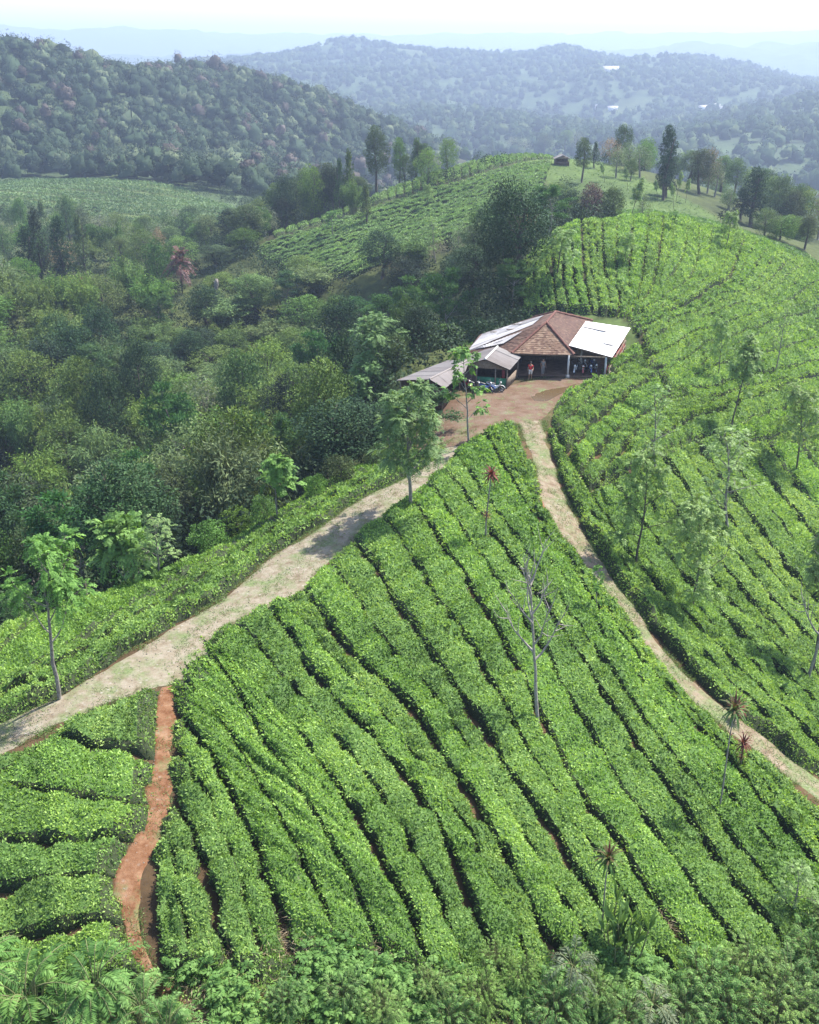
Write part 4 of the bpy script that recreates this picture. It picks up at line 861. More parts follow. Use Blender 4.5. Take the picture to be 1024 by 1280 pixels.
# forest edge of the strip
EDGE = 'shrubs along the forest edge of the tea strip'
at_px('fan_shrub', 160, 738, 646, 95, name='fan_leaved_shrub', label='bright fan-leaved shrub behind the tea strip next to the leaning tree', cat='shrub', group=EDGE)
at_px('feather_bare', 198, 728, 640, 62, name='shrub', label='spindly pale-flowered shrub at the forest edge beside the fan-leaved shrub', cat='shrub', group=EDGE)
at_px('cordyline_red', 159, 733, 690, None, name='cordyline', label='rust red strap-leaved plant in front of the fan-leaved shrub', cat='plant', group='red cordyline plants')
for bx, by, ty, w, k, l in ((380, 618, 535, 64, 'forest_round', 'round dark green tree at the forest edge behind the middle of the tea strip'),
        (425, 606, 572, 50, 'forest_shrub', 'low dark shrub right of the round dark tree on the forest edge'), (300, 668, 638, 62, 'forest_shrub', 'wide mid green shrub left of the young pale tree'),
        (262, 690, 655, 56, 'bright_shrub', 'light green shrub in the middle of the forest edge, nearest the spindly shrub'), (395, 622, 596, 36, 'bright_shrub', 'small bright shrub below the round dark tree'),
        (100, 755, 730, 40, 'bright_shrub', 'small bright shrub between the leaning tree and the fan-leaved shrub'), (28, 780, 742, 60, 'forest_shrub', 'dark shrub behind the leaning tree'),
        (330, 655, 622, 40, 'bright_shrub', 'low bushy shrub under the young pale tree'), (470, 585, 560, 36, 'forest_shrub', 'dark shrub behind the dense leafy tree')):
    at_px(k, bx, by, ty, w, name='shrub' if 'tree' not in l[:24] else 'forest_edge_tree', label=l, cat='shrub' if 'tree' not in l[:24] else 'tree', group=EDGE)
# cordylines and plants in the field
at_px('cordyline_tall', 898, 1018, 880, 40, name='cordyline', label='tall cordyline with red and green rosette beside the lower brown track', cat='plant', group='cordyline plants in the tea')
at_px('cordyline_tall', 750, 1182, 1068, 44, name='cordyline', label='green-topped cordyline on a thin stem in the lower tea field', cat='plant', group='cordyline plants in the tea')
at_px('cordyline_red', 607, 678, 582, 26, name='cordyline', label='thin red-topped cordyline in the upper central tea field', cat='plant', group='red cordyline plants')
at_px('cordyline_low', 925, 962, 920, 26, name='cordyline', label='low clump of red strap leaves near the lower brown track', cat='plant', group='red cordyline plants')
at_px('cordyline_low', 918, 902, 880, 30, name='cordyline', label='red strap-leaved plant on the edge of the brown track above the tall cordyline', cat='plant', group='red cordyline plants')
at_px('strap_thicket', 780, 1205, 1122, 70, name='strap_leaved_thicket', label='dark upright strap-leaved thicket next to the green-topped cordyline', cat='plant')
for bx, by, ty, w, l in ((40, 1290, 1190, 150, 'large fern-like bush with long arching fronds at the lower left corner'), (125, 1275, 1180, 130, 'fern-like bush with arching fronds just left of the red earth footpath'), (185, 1300, 1215, 100, 'small fern-like bush reaching over the foot of the red footpath'),
        (-25, 1250, 1160, 130, 'fern-like bush cut by the left edge of the view'), (90, 1330, 1240, 150, 'fern-like bush at the very bottom, below the other ferns'), (215, 1330, 1240, 90, 'low fern-like bush at the bottom beside the end of the red footpath')):
    at_px('frond_bush', bx, by, ty, w, name='fern_bush', label=l, cat='shrub', group='fern bushes')
rng = np.random.default_rng(77)
for bx, by, h, w in [(430, 1262, 48, 60), (480, 1285, 52, 70), (540, 1255, 44, 60), (600, 1270, 55, 75), (650, 1240, 46, 62), (690, 1285, 60, 80), (745, 1265, 50, 70), (880, 1250, 60, 85), (930, 1230, 55, 80), (980, 1262, 70, 95), (1010, 1215, 55, 80), (905, 1290, 70, 90), (850, 1290, 60, 80), (960, 1300, 75, 100), (360, 1270, 44, 55), (780, 1300, 55, 75), (1030, 1170, 50, 70), (560, 1300, 55, 75), (1000, 1300, 70, 90), (620, 1215, 38, 50)]:
    at_px(['weed_fern', 'feather_shrub'][int(rng.integers(2))], bx, by, by - h, w * 1.1, name='feathery_shrub', label='feathery light green shrub among the weeds along the foot of the tea field', cat='shrub', group='feathery shrubs in the weeds')
at_px('pale_palm', 712, 1250, 1165, 90, name='pale_palm', label='small pale grey palm with drooping fronds among the weeds', cat='plant', group='small palms in the weeds')
at_px('pale_palm', 812, 1285, 1225, 90, name='pale_palm', label='small green palm with arching fronds at the lower edge of the weeds', cat='plant', group='small palms in the weeds')
# ------------------------------------------------------------------ hut hill, right skyline and groves
HG = 'trees round the hilltop hut'
for k, bx, by, ty, w, l in (
        ('forest_tall', 727, 229, 174, 26, 'tall green tree standing right in front of the hilltop hut'), ('cone_tree', 743, 210, 178, 15, 'pointed green tree behind and right of the hut'),
        ('forest_round', 680, 194, 168, 28, 'round dark tree left of the hut on the skyline'), ('forest_tall', 706, 193, 164, 26, 'dark tree directly behind the hut'),
        ('pale_tree', 720, 196, 166, 24, 'pale thin tree behind the tall green tree by the hut'), ('bronze_tree', 762, 206, 174, 32, 'pale brownish tree right of the hut on the skyline'),
        ('pale_tree', 785, 215, 180, 34, 'wide pale tree on the skyline, third right of the hut'), ('pale_tree', 800, 222, 184, 34, 'grey-green loose tree left of the very tall dark tree'),
        ('pale_tree', 770, 222, 186, 30, 'grey loose tree below the pale brownish tree'), ('forest_round', 788, 226, 200, 20, 'small dark tree below the wide pale tree'),
        ('column_dark', 829, 250, 159, 29, 'very tall dark narrow tree on the right of the hut hill'), ('column_dark', 832, 246, 196, 26, 'dark leafy tree pressed against the foot of the very tall dark tree'),
        ('forest_tall', 874, 243, 188, 38, 'spreading tree with dark crown on the right skyline'), ('bronze_tree', 884, 242, 186, 30, 'reddish-topped tree behind the spreading dark tree'),
        ('pale_tree', 893, 246, 205, 32, 'pale thin tree right of the reddish-topped tree'), ('column_dark', 938, 284, 211, 40, 'broad very dark tree on the right skyline'),
        ('column_dark', 925, 276, 235, 24, 'shorter dark tree touching the broad very dark tree'), ('forest_round', 968, 290, 222, 50, 'mid green round tree right of the broad very dark tree'),
        ('forest_round', 984, 296, 240, 44, 'green tree between the mid green round tree and the right edge'), ('olive_tree', 1004, 300, 238, 48, 'olive green tree near the right edge of the skyline'),
        ('forest_tall', 1006, 312, 270, 28, 'small forked tree with clear trunk near the right edge of the skyline'), ('bronze_tree', 1022, 300, 238, 34, 'brownish tree at the right edge of the skyline'),
        ('olive_tree', 955, 296, 262, 40, 'low olive tree below the mid green round tree'), ('forest_shrub', 975, 300, 272, 44, 'low dark shrub at the foot of the skyline trees on the right'),
        ('pale_tree', 910, 270, 236, 24, 'thin pale tree left of the broad very dark tree'), ('forest_round', 910, 262, 240, 26, 'small green round tree below the pale thin tree'),
        ('feather_tall', 822, 252, 224, 14, 'slim young tree left of the very tall dark tree, on the grass'), ('feather_tall', 845, 252, 214, 16, 'slim young tree right of the very tall dark tree'),
        ('feather_tall', 857, 254, 222, 15, 'slim leafy tree below the spreading dark tree'), ('feather_tall', 785, 238, 208, 14, 'slim young tree on the grass below the hut, right of the pale rocks'),
        ('feather_tall', 756, 228, 204, 14, 'slim young tree on the grass just right of the tall green tree'), ('feather_tall', 842, 262, 228, 14, 'thin tree at the lower edge of the hut grass'),
        ('pale_tree', 640, 192, 172, 26, 'pale round tree on the skyline left of the hut'), ('pale_tree', 655, 191, 174, 22, 'small pale tree beside the pale round tree'), ('cone_tree', 614, 196, 174, 10, 'small pointed tree on the skyline of the tea slope'), ('forest_shrub', 606, 197, 184, 16, 'low dark shrub beside the small pointed skyline tree')):
    at_px(k, bx, by, ty, w, name='hill_tree', label=l, group=HG)
LG = 'trees on the left shoulder of the hut hill'
for k, px, ty, hgt, w, l in (
        ('forest_tall', 470, 160, 24, 38, 'tall tree with high round dark crown above the left shoulder of the hut hill'), ('forest_tall', 499, 174, 19, 22, 'smaller high-crowned tree right of the tall round-crowned tree'),
        ('cone_tree', 521, 176, 17, 26, 'dense tree right of the high-crowned trees'), ('forest_tall', 528, 190, 14, 32, 'wide tree under the dense tree'), ('olive_tree', 507, 203, 12, 32, 'light green tree at the edge of the tea slope'),
        ('olive_tree', 560, 178, 13, 30, 'yellow-green round tree standing clear of the tea skyline'), ('cone_tree', 436, 188, 18, 22, 'dark cone-shaped tree, taller of the pair left of the tea slope'), ('cone_tree', 424, 200, 15, 20, 'dark cone-shaped tree, shorter of the pair left of the tea slope')):
    top_px(k, px, ty, hgt, w, Y=272 if px > 440 else 258, name='hill_tree', label=l, group=LG)
at_px('cone_tree', 458, 281, 232, 22, name='hill_tree', label='small dark cone-shaped tree alone on the left of the tea slope', group=LG)
at_px('sparse_leafy', 416, 296, 262, 26, name='hill_tree', label='rounded sparse tree low on the left of the tea slope', group=LG)
at_px('feather_wide', 535, 262, 228, 20, name='hill_tree', label='thin see-through tree in the middle of the tea slope below the hut', group=LG)
# grove in front of the left mountain
GV = 'trees of the grove below the forested mountain'
rng = np.random.default_rng(90)
def ords(i): return ordinal(i)
gv = [(300, 262), (312, 270), (322, 250), (334, 240), (345, 232), (355, 224), (366, 228), (378, 216), (388, 210), (398, 222), (408, 206), (416, 212), (330, 268), (345, 258), (360, 250), (375, 244), (392, 246), (405, 240), (318, 284), (300, 280), (420, 226), (285, 262), (350, 276), (440, 224), (450, 230), (305, 292), (325, 278), (338, 284), (352, 262), (368, 268), (384, 258), (398, 256), (412, 250), (428, 240), (330, 254), (362, 240), (386, 230), (404, 218)]
for i, (px, ty) in enumerate(gv):
    k = ['forest_tall', 'forest_round', 'olive_tree', 'column_dark', 'forest_tall', 'forest_dark'][i % 6]
    top_px(k, px, ty, float(rng.uniform(11, 15)), float(rng.uniform(28, 44)), Y=250 + (px - 285) * .08 + float(rng.uniform(0, 30)), name='grove_tree', label='tree of the dense grove between the middle tea hill and the hut hill', group=GV)
gv2 = [(22, 250), (40, 262), (50, 252), (82, 246), (70, 272), (95, 270), (120, 280), (110, 300), (60, 290), (85, 296), (30, 285), (128, 300)]
for i, (px, ty) in enumerate(gv2):
    top_px(['forest_tall', 'column_dark', 'cone_tree'][i % 3], px, ty, float(rng.uniform(12, 16)), float(rng.uniform(22, 34)), t0=210, name='grove_tree', label='tall narrow tree of the left grove standing before the middle tea hill', group='tall trees of the left grove')
# trees between the hut hill and the tea hill
CT = 'trees in the hollow between the two tea hills'
for k, px, ty, hgt, w, l in (
        ('column_dark', 675, 238, 12, 34, 'dark green tree left of the wine red tree'), ('forest_dark', 711, 240, 12, 44, 'broad blue-green tree touching the wine red tree'), ('purple_tree', 741, 233, 12, 34, 'wine red tree in the hollow below the hut'),
        ('forest_round', 768, 238, 11, 34, 'green tree right of the wine red tree'), ('feather_tall', 790, 244, 14, 32, 'tall thin tree with light crown right of the wine red tree'), ('forest_dark', 655, 262, 11, 42, 'dark tree below the dark green tree in the hollow'),
        ('forest_dark', 622, 276, 13, 58, 'large rounded grey-green tree at the foot of the hut hill'), ('purple_tree', 631, 258, 8, 20, 'small dull purple tree above the large rounded tree'), ('umbrella_a', 688, 282, 12, 62, 'spreading tree on the wooded edge of the tea hill'),
        ('forest_shrub', 600, 262, 7, 34, 'shrubby tree on the lower hut hill slope'), ('bronze_tree', 655, 300, 9, 34, 'brownish bushy tree at the left edge of the tea hill'), ('feather_bare', 545, 300, 14, 30, 'tall thin pale-stemmed tree at the foot of the hut hill'),
        ('pale_tree', 575, 306, 12, 30, 'pale-stemmed loose tree beside the tall thin one'), ('forest_shrub', 760, 262, 6, 30, 'dark shrub at the foot of the wine red tree'), ('column_dark', 725, 262, 8, 26, 'small dark tree below the broad blue-green tree'), ('pale_tree', 805, 262, 8, 24, 'pale feathery shrub right of the tall thin tree')):
    top_px(k, px, ty, hgt, w, Y={688: 150, 655: 168 if ty < 280 else 155, 622: 172, 545: 190, 575: 188, 600: 195}.get(px, 182), name='hollow_tree', label=l, group=CT)
# odd ones in the valley
top_px('dark_palm', 222, 300, 11, 40, t0=170, name='dark_palm', label='dark purple shaggy palm sticking out of the pale valley scrub', group='shaggy palms in the valley')
top_px('dark_palm', 101, 338, 8, 20, t0=170, name='dark_palm', label='small dark shaggy palm at the upper edge of the bamboo', group='shaggy palms in the valley')
top_px('snag', 265, 346, 7, None, t0=170, name='dead_snag', label='broken pale dead trunk standing above the bamboo', cat='snag')
top_px('pale_tree', 250, 476, 12, 62, t0=112, name='forest_tree', label='pale silvery-leaved tree in the middle of the shaded valley forest', group='trees of the valley forest')
top_px('umbrella_b', 258, 572, 12, 92, t0=88, name='forest_tree', label='rounded mid green tree in the forest behind the young pale tree', group='trees of the valley forest')
top_px('shade_full', 485, 408, 15, 84, Y=99, name='forest_tree', label='tall bright-leaved tree left of the grey sheds', group='trees of the valley forest')
top_px('shade_full', 462, 446, 12, 74, Y=95, name='forest_tree', label='bright-leaved tree below the tall one left of the sheds', group='trees of the valley forest')
for i, (px, ty) in enumerate([(560, 340), (520, 352), (600, 350), (480, 372), (560, 392), (430, 380), (520, 410), (390, 420), (612, 372), (540, 440), (500, 430)]):
    top_px(['umbrella_a', 'umbrella_b', 'forest_dark'][i % 3], px, ty, 13, 78, t0=108, name='umbrella_tree', label='flat layered dark tree in the forest behind the grey sheds', group='layered trees behind the sheds')
top_px('bronze_tree', 75 + 0, 300, 9, 40, t0=200, name='forest_tree', label='pinkish brown tree in the far valley scrub before the middle tea hill', group='trees of the far valley scrub')
top_px('bronze_tree', 196, 286, 9, 24, t0=200, name='forest_tree', label='reddish-brown tree left of the dark purple palm', group='trees of the far valley scrub')
for i, (px, ty, Y, h, w, k, l) in enumerate(((520, 444, 101, 9, 60, 'forest_dark', 'dark leafy tree just behind the long grey shed'), (560, 428, 106, 9, 56, 'forest_tall', 'green tree rising behind the gap between the two grey sheds'), (600, 408, 113, 10, 60, 'forest_dark', 'dark tree rising behind the zinc patched roof'), (640, 392, 120, 10, 56, 'umbrella_b', 'layered tree behind the ridge of the farm building'), (495, 462, 97, 6, 48, 'forest_shrub', 'bushy shrub at the outer end of the long grey shed'), (540, 452, 104, 6, 44, 'forest_shrub', 'low bushy shrub behind the middle of the long grey shed'), (585, 432, 109, 5, 40, 'bright_shrub', 'light green shrub behind the zinc patched roof'))):
    top_px(k, px, ty, h, w, Y=Y, name='shrub' if 'shrub' in k else 'forest_tree', label=l, cat='shrub' if 'shrub' in k else 'tree', group='trees close behind the buildings')
# the valley filled tree by tree
rng = np.random.default_rng(101); fill = 0
placed = list(PLACED)
STRIP = RIDGE
def try_fill(n, box, kinds, hr, wr, sep, name, labels, group, okf=lambda x, y: True):
    global fill
    k = 0; tries = 0
    while k < n and tries < n * 60:
        tries += 1
        x = rng.uniform(box[0], box[1]); y = rng.uniform(box[2], box[3])
        if abs(x) > 0.44 * y + 12 or not okf(x, y): continue
        xa, ya = np.array([x]), np.array([y])
        if inside(STRIP, xa, ya)[0] or any(inside(z, xa, ya)[0] for z in TEA_ZONE) or inside(MIDHILL, xa, ya)[0] or inside(HUT_POLY, xa, ya)[0]: continue
        if min(((x - a) ** 2 + (y - b) ** 2 for a, b in placed[-1000:]), default=99) < sep * sep: continue
        # keep crowns below the sheds' sight line close to the yard
        hh = rng.uniform(*hr)
        if 150 < y < 232 and x > -48: hh *= 0.55
        if y < 100 and x > -26: hh = min(hh, max(4.0, -1.0 - float(H(x, y)) + 3.5))
        ki = int(rng.integers(len(kinds))); put(kinds[ki], x, y, hh, rng.uniform(*wr), name=name[ki] if isinstance(name, list) else name, label=labels[ki] if isinstance(labels, list) else labels, group=group[ki] if isinstance(group, list) else group, cat='bamboo' if 'bamboo' in kinds[ki] else 'tree', sink=0.1)
        placed.append((x, y)); k += 1; fill += 1
    return k
FT, BB = 'trees of the shaded valley forest', 'bamboo clumps of the valley'
BL = 'arching olive bamboo clump in the dense bamboo grove on the far side of the valley'
a = try_fill(75, (-85, -12, 96, 205), ['bamboo_a', 'bamboo_b', 'bamboo_c', 'bamboo_a', 'olive_tree'], (9, 14), (8.5, 12), 5.0, ['bamboo', 'bamboo', 'bamboo', 'bamboo', 'forest_tree'], [BL] * 4 + ['olive green tree among the bamboo of the valley'], [BB] * 4 + [FT], lambda x, y: x < -12 - (150 - y) * 0.25 and y > 105)
b_ = try_fill(75, (-62, 14, 62, 190), ['forest_round', 'forest_dark', 'plume_dark', 'forest_tall', 'umbrella_b', 'forest_dark'], (10, 15.5), (7, 10.5), 4.3, 'forest_tree', 'dark green tree of the shaded forest filling the near valley', FT)
c2 = try_fill(70, (-130, 30, 195, 330), ['olive_tree', 'forest_round', 'pale_tree', 'forest_shrub', 'forest_tall', 'bamboo_b', 'olive_tree'], (6, 10.5), (7, 11), 6.0, ['scrub_tree'] * 5 + ['bamboo', 'scrub_tree'], ['light green tree of the hazy scrub in the far valley'] * 5 + ['pale bamboo clump in the hazy scrub of the far valley'] + ['light green tree of the hazy scrub in the far valley'], ['trees of the far valley scrub'] * 5 + ['bamboo clumps of the far valley', 'trees of the far valley scrub'])
d2 = try_fill(40, (45, 150, 190, 330), ['forest_round', 'olive_tree', 'forest_tall'], (7, 11), (6, 9), 6.5, 'hill_tree', 'green tree on the slope behind the right skyline', 'trees behind the right skyline', lambda x, y: float(H(x, y)) < 0)
print('fill', a, b_, c2, d2)

# ------------------------------------------------------------------ stuff: forest of the mountain, ground cover, middle tea hill, weeds, grass
def canopy(name, mat, label, n, pick, size, leaves, hgt, rng, flat=0.8, L=None, tn=0.1, dome=False):
    mb = MB(); xs, ys = pick(n)
    z = H(xs, ys); r = size * rng.uniform(0.55, 1.1, len(xs)) * np.where(rng.random(len(xs)) < 0.12, 1.5, 1); h = hgt * rng.uniform(0.6, 1.3, len(xs))
    c = np.stack([xs, ys, z + h - r * 0.4], -1)
    L = L if L else size * 0.42
    u = rdir(len(xs) * leaves, rng); u[:, 2] = np.abs(u[:, 2]) * 1.15 - 0.2
    off = u * np.repeat(r, leaves)[:, None] * rng.uniform(0.75, 1.08, (len(u), 1)); off[:, 2] *= np.repeat(rng.uniform(0.7, 1.5, len(xs)), leaves)
    pos = np.repeat(c, leaves, 0) + off
    d = unit(u * 0.4 + rng.normal(0, 0.6, u.shape)); nn = unit(u + rng.normal(0, 0.28, u.shape) + np.array([0, 0, .3]))
    ti = np.clip(np.repeat(rng.normal(0.5, 0.27, len(xs)), leaves) + rng.normal(0, tn, len(u)), 0, 1)
    mb.cards(pos, d, nn, L * rng.uniform(0.7, 1.3, len(u)), L * 0.7, ti)
    if dome:                                   # solid lumpy crowns under the leaves
        la, lo = 5, 9; th = np.linspace(0.05, 2.0, la); ph = np.linspace(0, 2 * np.pi, lo)[:-1]
        T_, P_ = np.meshgrid(th, ph, indexing='ij'); base = np.stack([np.sin(T_) * np.cos(P_), np.sin(T_) * np.sin(P_), np.cos(T_)], -1).reshape(-1, 3)
        jit = rng.uniform(0.5, 1.12, (len(xs), len(base), 1)); V = c[:, None] + base[None] * jit * (r * 0.84)[:, None, None] * np.array([1, 1, 1.05])
        i = np.arange(la - 1)[:, None] * (lo - 1); j = np.arange(lo - 1)[None]; k = (j + 1) % (lo - 1)
        q = np.stack([i + j, i + (lo - 1) + j, i + (lo - 1) + k, i + k], -1).reshape(-1, 4)
        qq = (q[None] + (np.arange(len(xs)) * len(base))[:, None, None]).reshape(-1, 4)
        mb.add(V.reshape(-1, 3), qq, tint=np.clip(np.repeat(ti.reshape(len(xs), -1).mean(1), len(q)) - 0.08 + rng.normal(0, .08, len(qq)), 0, 1))
    o = mb.build(name, mat, smooth=True); tag(o, label, 'vegetation', kind='stuff'); return o
rng = np.random.default_rng(120)
def pick_px(poly_px, n, minsep=None):
    poly = np.array(poly_px, float); lo = poly.min(0); hi = poly.max(0); W = XY(poly_px)
    x0, x1, y0, y1 = W[:, 0].min(), W[:, 0].max(), W[:, 1].min(), W[:, 1].max()
    xs = []; ys = []; t = 0
    while len(xs) < n and t < 400:
        x = rng.uniform(x0, x1, n); y = rng.uniform(y0, y1, n); m = inside(W, x, y); xs.extend(x[m]); ys.extend(y[m]); t += 1
    return np.array(xs[:n]), np.array(ys[:n])
MASS = []
def mountain_pick(n):
    r = np.sqrt(rng.uniform(430 ** 2, 1020 ** 2, n * 3)); th = rng.uniform(R(-36), R(2.5), n * 3); x = r * np.sin(th); y = r * np.cos(th)
    m = ~inside(MIDHILL, x, y) & (H(x, y) > -62); m &= ~((y < 450) & (x > -60))
    return x[m][:n], y[m][:n]
canopy('mountain_forest', M['leaf_far'], 'dense hazy forest covering the mountain on the left', 5200, mountain_pick, 6.0, 120, 8.5, rng, L=0.8, tn=.14, dome=True)
canopy('brown_mountain_trees', M['leaf_far_brown'], 'scattered brownish tree crowns in the forest of the left mountain', 330, mountain_pick, 5.4, 120, 10.5, rng, L=0.8, tn=.14, dome=True)
def valley_pick(n):
    x = rng.uniform(-150, 60, n * 5); y = rng.uniform(60, 430, n * 5); m = (np.abs(x) < 0.5 * y + 14) & ~inside(STRIP, x, y) & ~inside(MIDHILL, x, y) & ~inside(HUT_POLY, x, y)
    for z in TEA_ZONE: m &= ~inside(z, x, y)
    keep = rng.random(len(x)) < np.clip(150 / y, 0.25, 1); m &= keep
    return x[m][:n], y[m][:n]
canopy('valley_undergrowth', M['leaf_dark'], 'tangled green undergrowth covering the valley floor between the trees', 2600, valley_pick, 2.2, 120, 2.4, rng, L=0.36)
def far_pick(n):
    r = np.sqrt(rng.uniform(850 ** 2, 2650 ** 2, n * 2)); th = rng.uniform(R(-30), R(30), n * 2); x = r * np.sin(th); y = r * np.cos(th)
    m = (vnoise(x / 130, y / 200, 5) < 0.90); return x[m][:n], y[m][:n]
canopy('far_woodland', M['leaf_far'], 'blue hazy woodland on the far valley sides and ridges', 11000, far_pick, 10, 26, 7, rng, L=1.9, tn=.12, dome=True)
# middle tea hill rows (far away, one mass)
xs, ys = [], []
W = MIDHILL; n = 85000; x = rng.uniform(W[:, 0].min(), W[:, 0].max(), n * 3); y = rng.uniform(W[:, 1].min(), W[:, 1].max(), n * 3); m = inside(W, x, y)
x, y = x[m][:n], y[m][:n]; rowc = (y * 0.085 + x * 0.03 + 1.6 * fbm(x / 60, y / 60, 4) + 0.35 * fbm(x / 9, y / 9, 5)) % 1.0; m = rowc > 0.30; x, y = x[m], y[m]
mb = MB(); c = np.stack([x, y, H(x, y) + rng.uniform(0.1, 0.8, len(x))], -1); d = unit(rdir(len(x), rng) + np.array([0, 0, .2])); mb.cards(c, d, unit(rng.normal(0, .5, c.shape) + np.array([0, 0, 1.0])), rng.uniform(0.45, 0.85, len(x)), 0.42, np.clip(0.5 + 0.5 * fbm(x / 20, y / 20, 3) * 2 + rng.normal(0, .2, len(x)), 0, 1))
tag(mb.build('distant_tea', M['tea_back']), 'hazy tea rows covering the rounded hill in the middle distance', 'tea', kind='stuff')
# weeds along the bottom
rng = np.random.default_rng(130)
BOT = XY([(205, 1225), (330, 1222), (400, 1190), (470, 1206), (520, 1232), (600, 1216), (660, 1240), (700, 1216), (760, 1190), (850, 1236), (900, 1222), (960, 1210), (1040, 1170), (1140, 1190), (1200, 1330), (900, 1420), (500, 1420), (180, 1420), (190, 1300)])
bx0, bx1, by0, by1 = BOT[:, 0].min(), BOT[:, 0].max(), BOT[:, 1].min(), BOT[:, 1].max()
def pick_bot(n, f=None):
    x = rng.uniform(bx0, bx1, n * 6); y = rng.uniform(by0, by1, n * 6); m = inside(BOT, x, y) & (pdist(LANES['M'], x, y) > 0.15) & ~inside(LANES['M'], x, y)
    if f is not None: m &= f(x, y)
    return x[m][:n], y[m][:n]
x, y = pick_bot(1100, lambda x, y: fbm(x / 2.5, y / 2.5, 71, 3) > -0.06); k = 9; mb = MB()
b = np.repeat(np.stack([x, y, H(x, y)], -1), k, 0) + np.c_[rng.normal(0, .25, (len(x) * k, 2)), rng.uniform(0.05, 0.75, len(x) * k)]
fronds(mb, b, unit(rdir(len(b), rng) + np.array([0, 0, 0.9])), 0.6, 6, 0.22, 0.075, 0.45, rng, 0.55, tv=0.2)
tag(mb.build('weeds', M['leaf_fern']), 'feathery green weeds and ferns crowding the lower end of the tea field', 'weeds', kind='stuff')
x, y = pick_bot(900, lambda x, y: fbm(x / 2.0, y / 2.0, 73, 3) < 0.05); k = 60; mb = MB(); hh = np.repeat(rng.uniform(0.3, 0.95, len(x)), k)
c = np.repeat(np.stack([x, y, H(x, y)], -1), k, 0); c[:, :2] += rng.normal(0, .38, (len(c), 2)); c[:, 2] += hh * rng.random(len(c))
mb.cards(c, unit(rdir(len(c), rng) + np.array([0, 0, .4])), unit(rng.normal(0, .6, c.shape) + np.array([0, 0, 1.0])), rng.uniform(0.08, 0.17, len(c)), rng.uniform(.035, .07, len(c)), np.clip(np.repeat(rng.normal(.5, .2, len(x)), k) + rng.normal(0, .15, len(c)), 0, 1))
tag(mb.build('leafy_weeds', M['tea']), 'small-leaved green scrub filling the foot of the slope', 'weeds', kind='stuff')
def blades(n, pick, L, W, mat, name, label, up=1.2, curve=0.5):
    x, y = pick(n); x = np.asarray(x); y = np.asarray(y); m = len(x); base = np.stack([x, y, H(x, y) - .02], -1); d = unit(rdir(m, rng) + np.array([0, 0, up])); nn = unit(np.cross(d, rdir(m, rng)))
    Ls = L * rng.uniform(.5, 1.3, m); mb = MB(); mb.cards(base, d, nn, Ls, W, np.clip(rng.normal(.5, .22, m), 0, 1), mid=0.3)
    tip = base + d * Ls[:, None] * 0.9; d2 = unit(d * 0.5 + np.c_[d[:, :2], np.zeros(m)] * 0.9 - np.array([0, 0, curve])); mb.cards(tip, d2, nn, Ls * 0.6, W * .8, np.clip(rng.normal(.6, .2, m), 0, 1))
    tag(mb.build(name, M[mat]), label, 'grass', kind='stuff')
blades(9000, lambda n: pick_bot(n, lambda x, y: fbm(x / 2.2, y / 2.2, 66, 3) > 0.02), 0.65, 0.03, 'grass', 'tall_grass', 'tall pale green grass among the weeds at the foot of the field')
DRY = [(285, 1235, 1.3), (300, 1262, 1.2), (330, 1190, .7), (380, 1185, 0.9), (520, 1270, 1.1), (560, 1245, .8), (828, 1165, 0.6), (660, 1290, .7), (250, 1275, .8), (470, 1195, .6)]
def pick_dry(n):
    xs, ys = [], []
    for px, py, r in DRY:
        q = P1(px, py); k = int(n * r / 9); xs.append(q[0] + rng.normal(0, r * .55, k)); ys.append(q[1] + rng.normal(0, r * .55, k))
    return np.concatenate(xs), np.concatenate(ys)
blades(6500, pick_dry, 0.55, 0.022, 'dry', 'dry_grass', 'heaps of straw-coloured dry grass at the end of the red footpath', 0.35, 0.3)
# grass tufts along the tracks and on the hut slope
def pick_lane(n):
    xs, ys = [], []
    for key, share in (('L', .5), ('R', .35), ('M', .08), ('Y', .09)):
        pl = LANES[key]; k = len(pl) // 2; a, bb = pl[:k], pl[k:][::-1]; m = int(n * share)
        i = rng.integers(0, k - 1, m); t = rng.random(m)[:, None]; mode = rng.random(m); s = np.where(mode < .4, rng.normal(-.04, .10, m), np.where(mode < .8, 1.04 + rng.normal(0, .10, m), rng.normal(.5, .16, m)))[:, None]
        pa = a[i] * (1 - t) + a[i + 1] * t; pb = bb[i] * (1 - t) + bb[i + 1] * t; p = pa * (1 - s) + pb * s
        g = fbm(p[:, 0] / 1.6, p[:, 1] / 1.6, 31, 3) > -0.03; xs.append(p[g, 0]); ys.append(p[g, 1])
    return np.concatenate(xs), np.concatenate(ys)
blades(60000, pick_lane, 0.18, 0.032, 'grass', 'track_grass', 'short grass tufts along the edges and middle of the tracks', 0.9, 0.2)
def pick_hut(n):
    W = HUT_POLY; x = rng.uniform(W[:, 0].min(), W[:, 0].max(), n * 4); y = rng.uniform(W[:, 1].min(), W[:, 1].max(), n * 4); m = inside(W, x, y); return x[m][:n], y[m][:n]
blades(14000, pick_hut, 0.5, 0.16, 'tea_back', 'hill_grass', 'rough yellow-green grass on the slope around the hilltop hut', 0.7, 0.2)
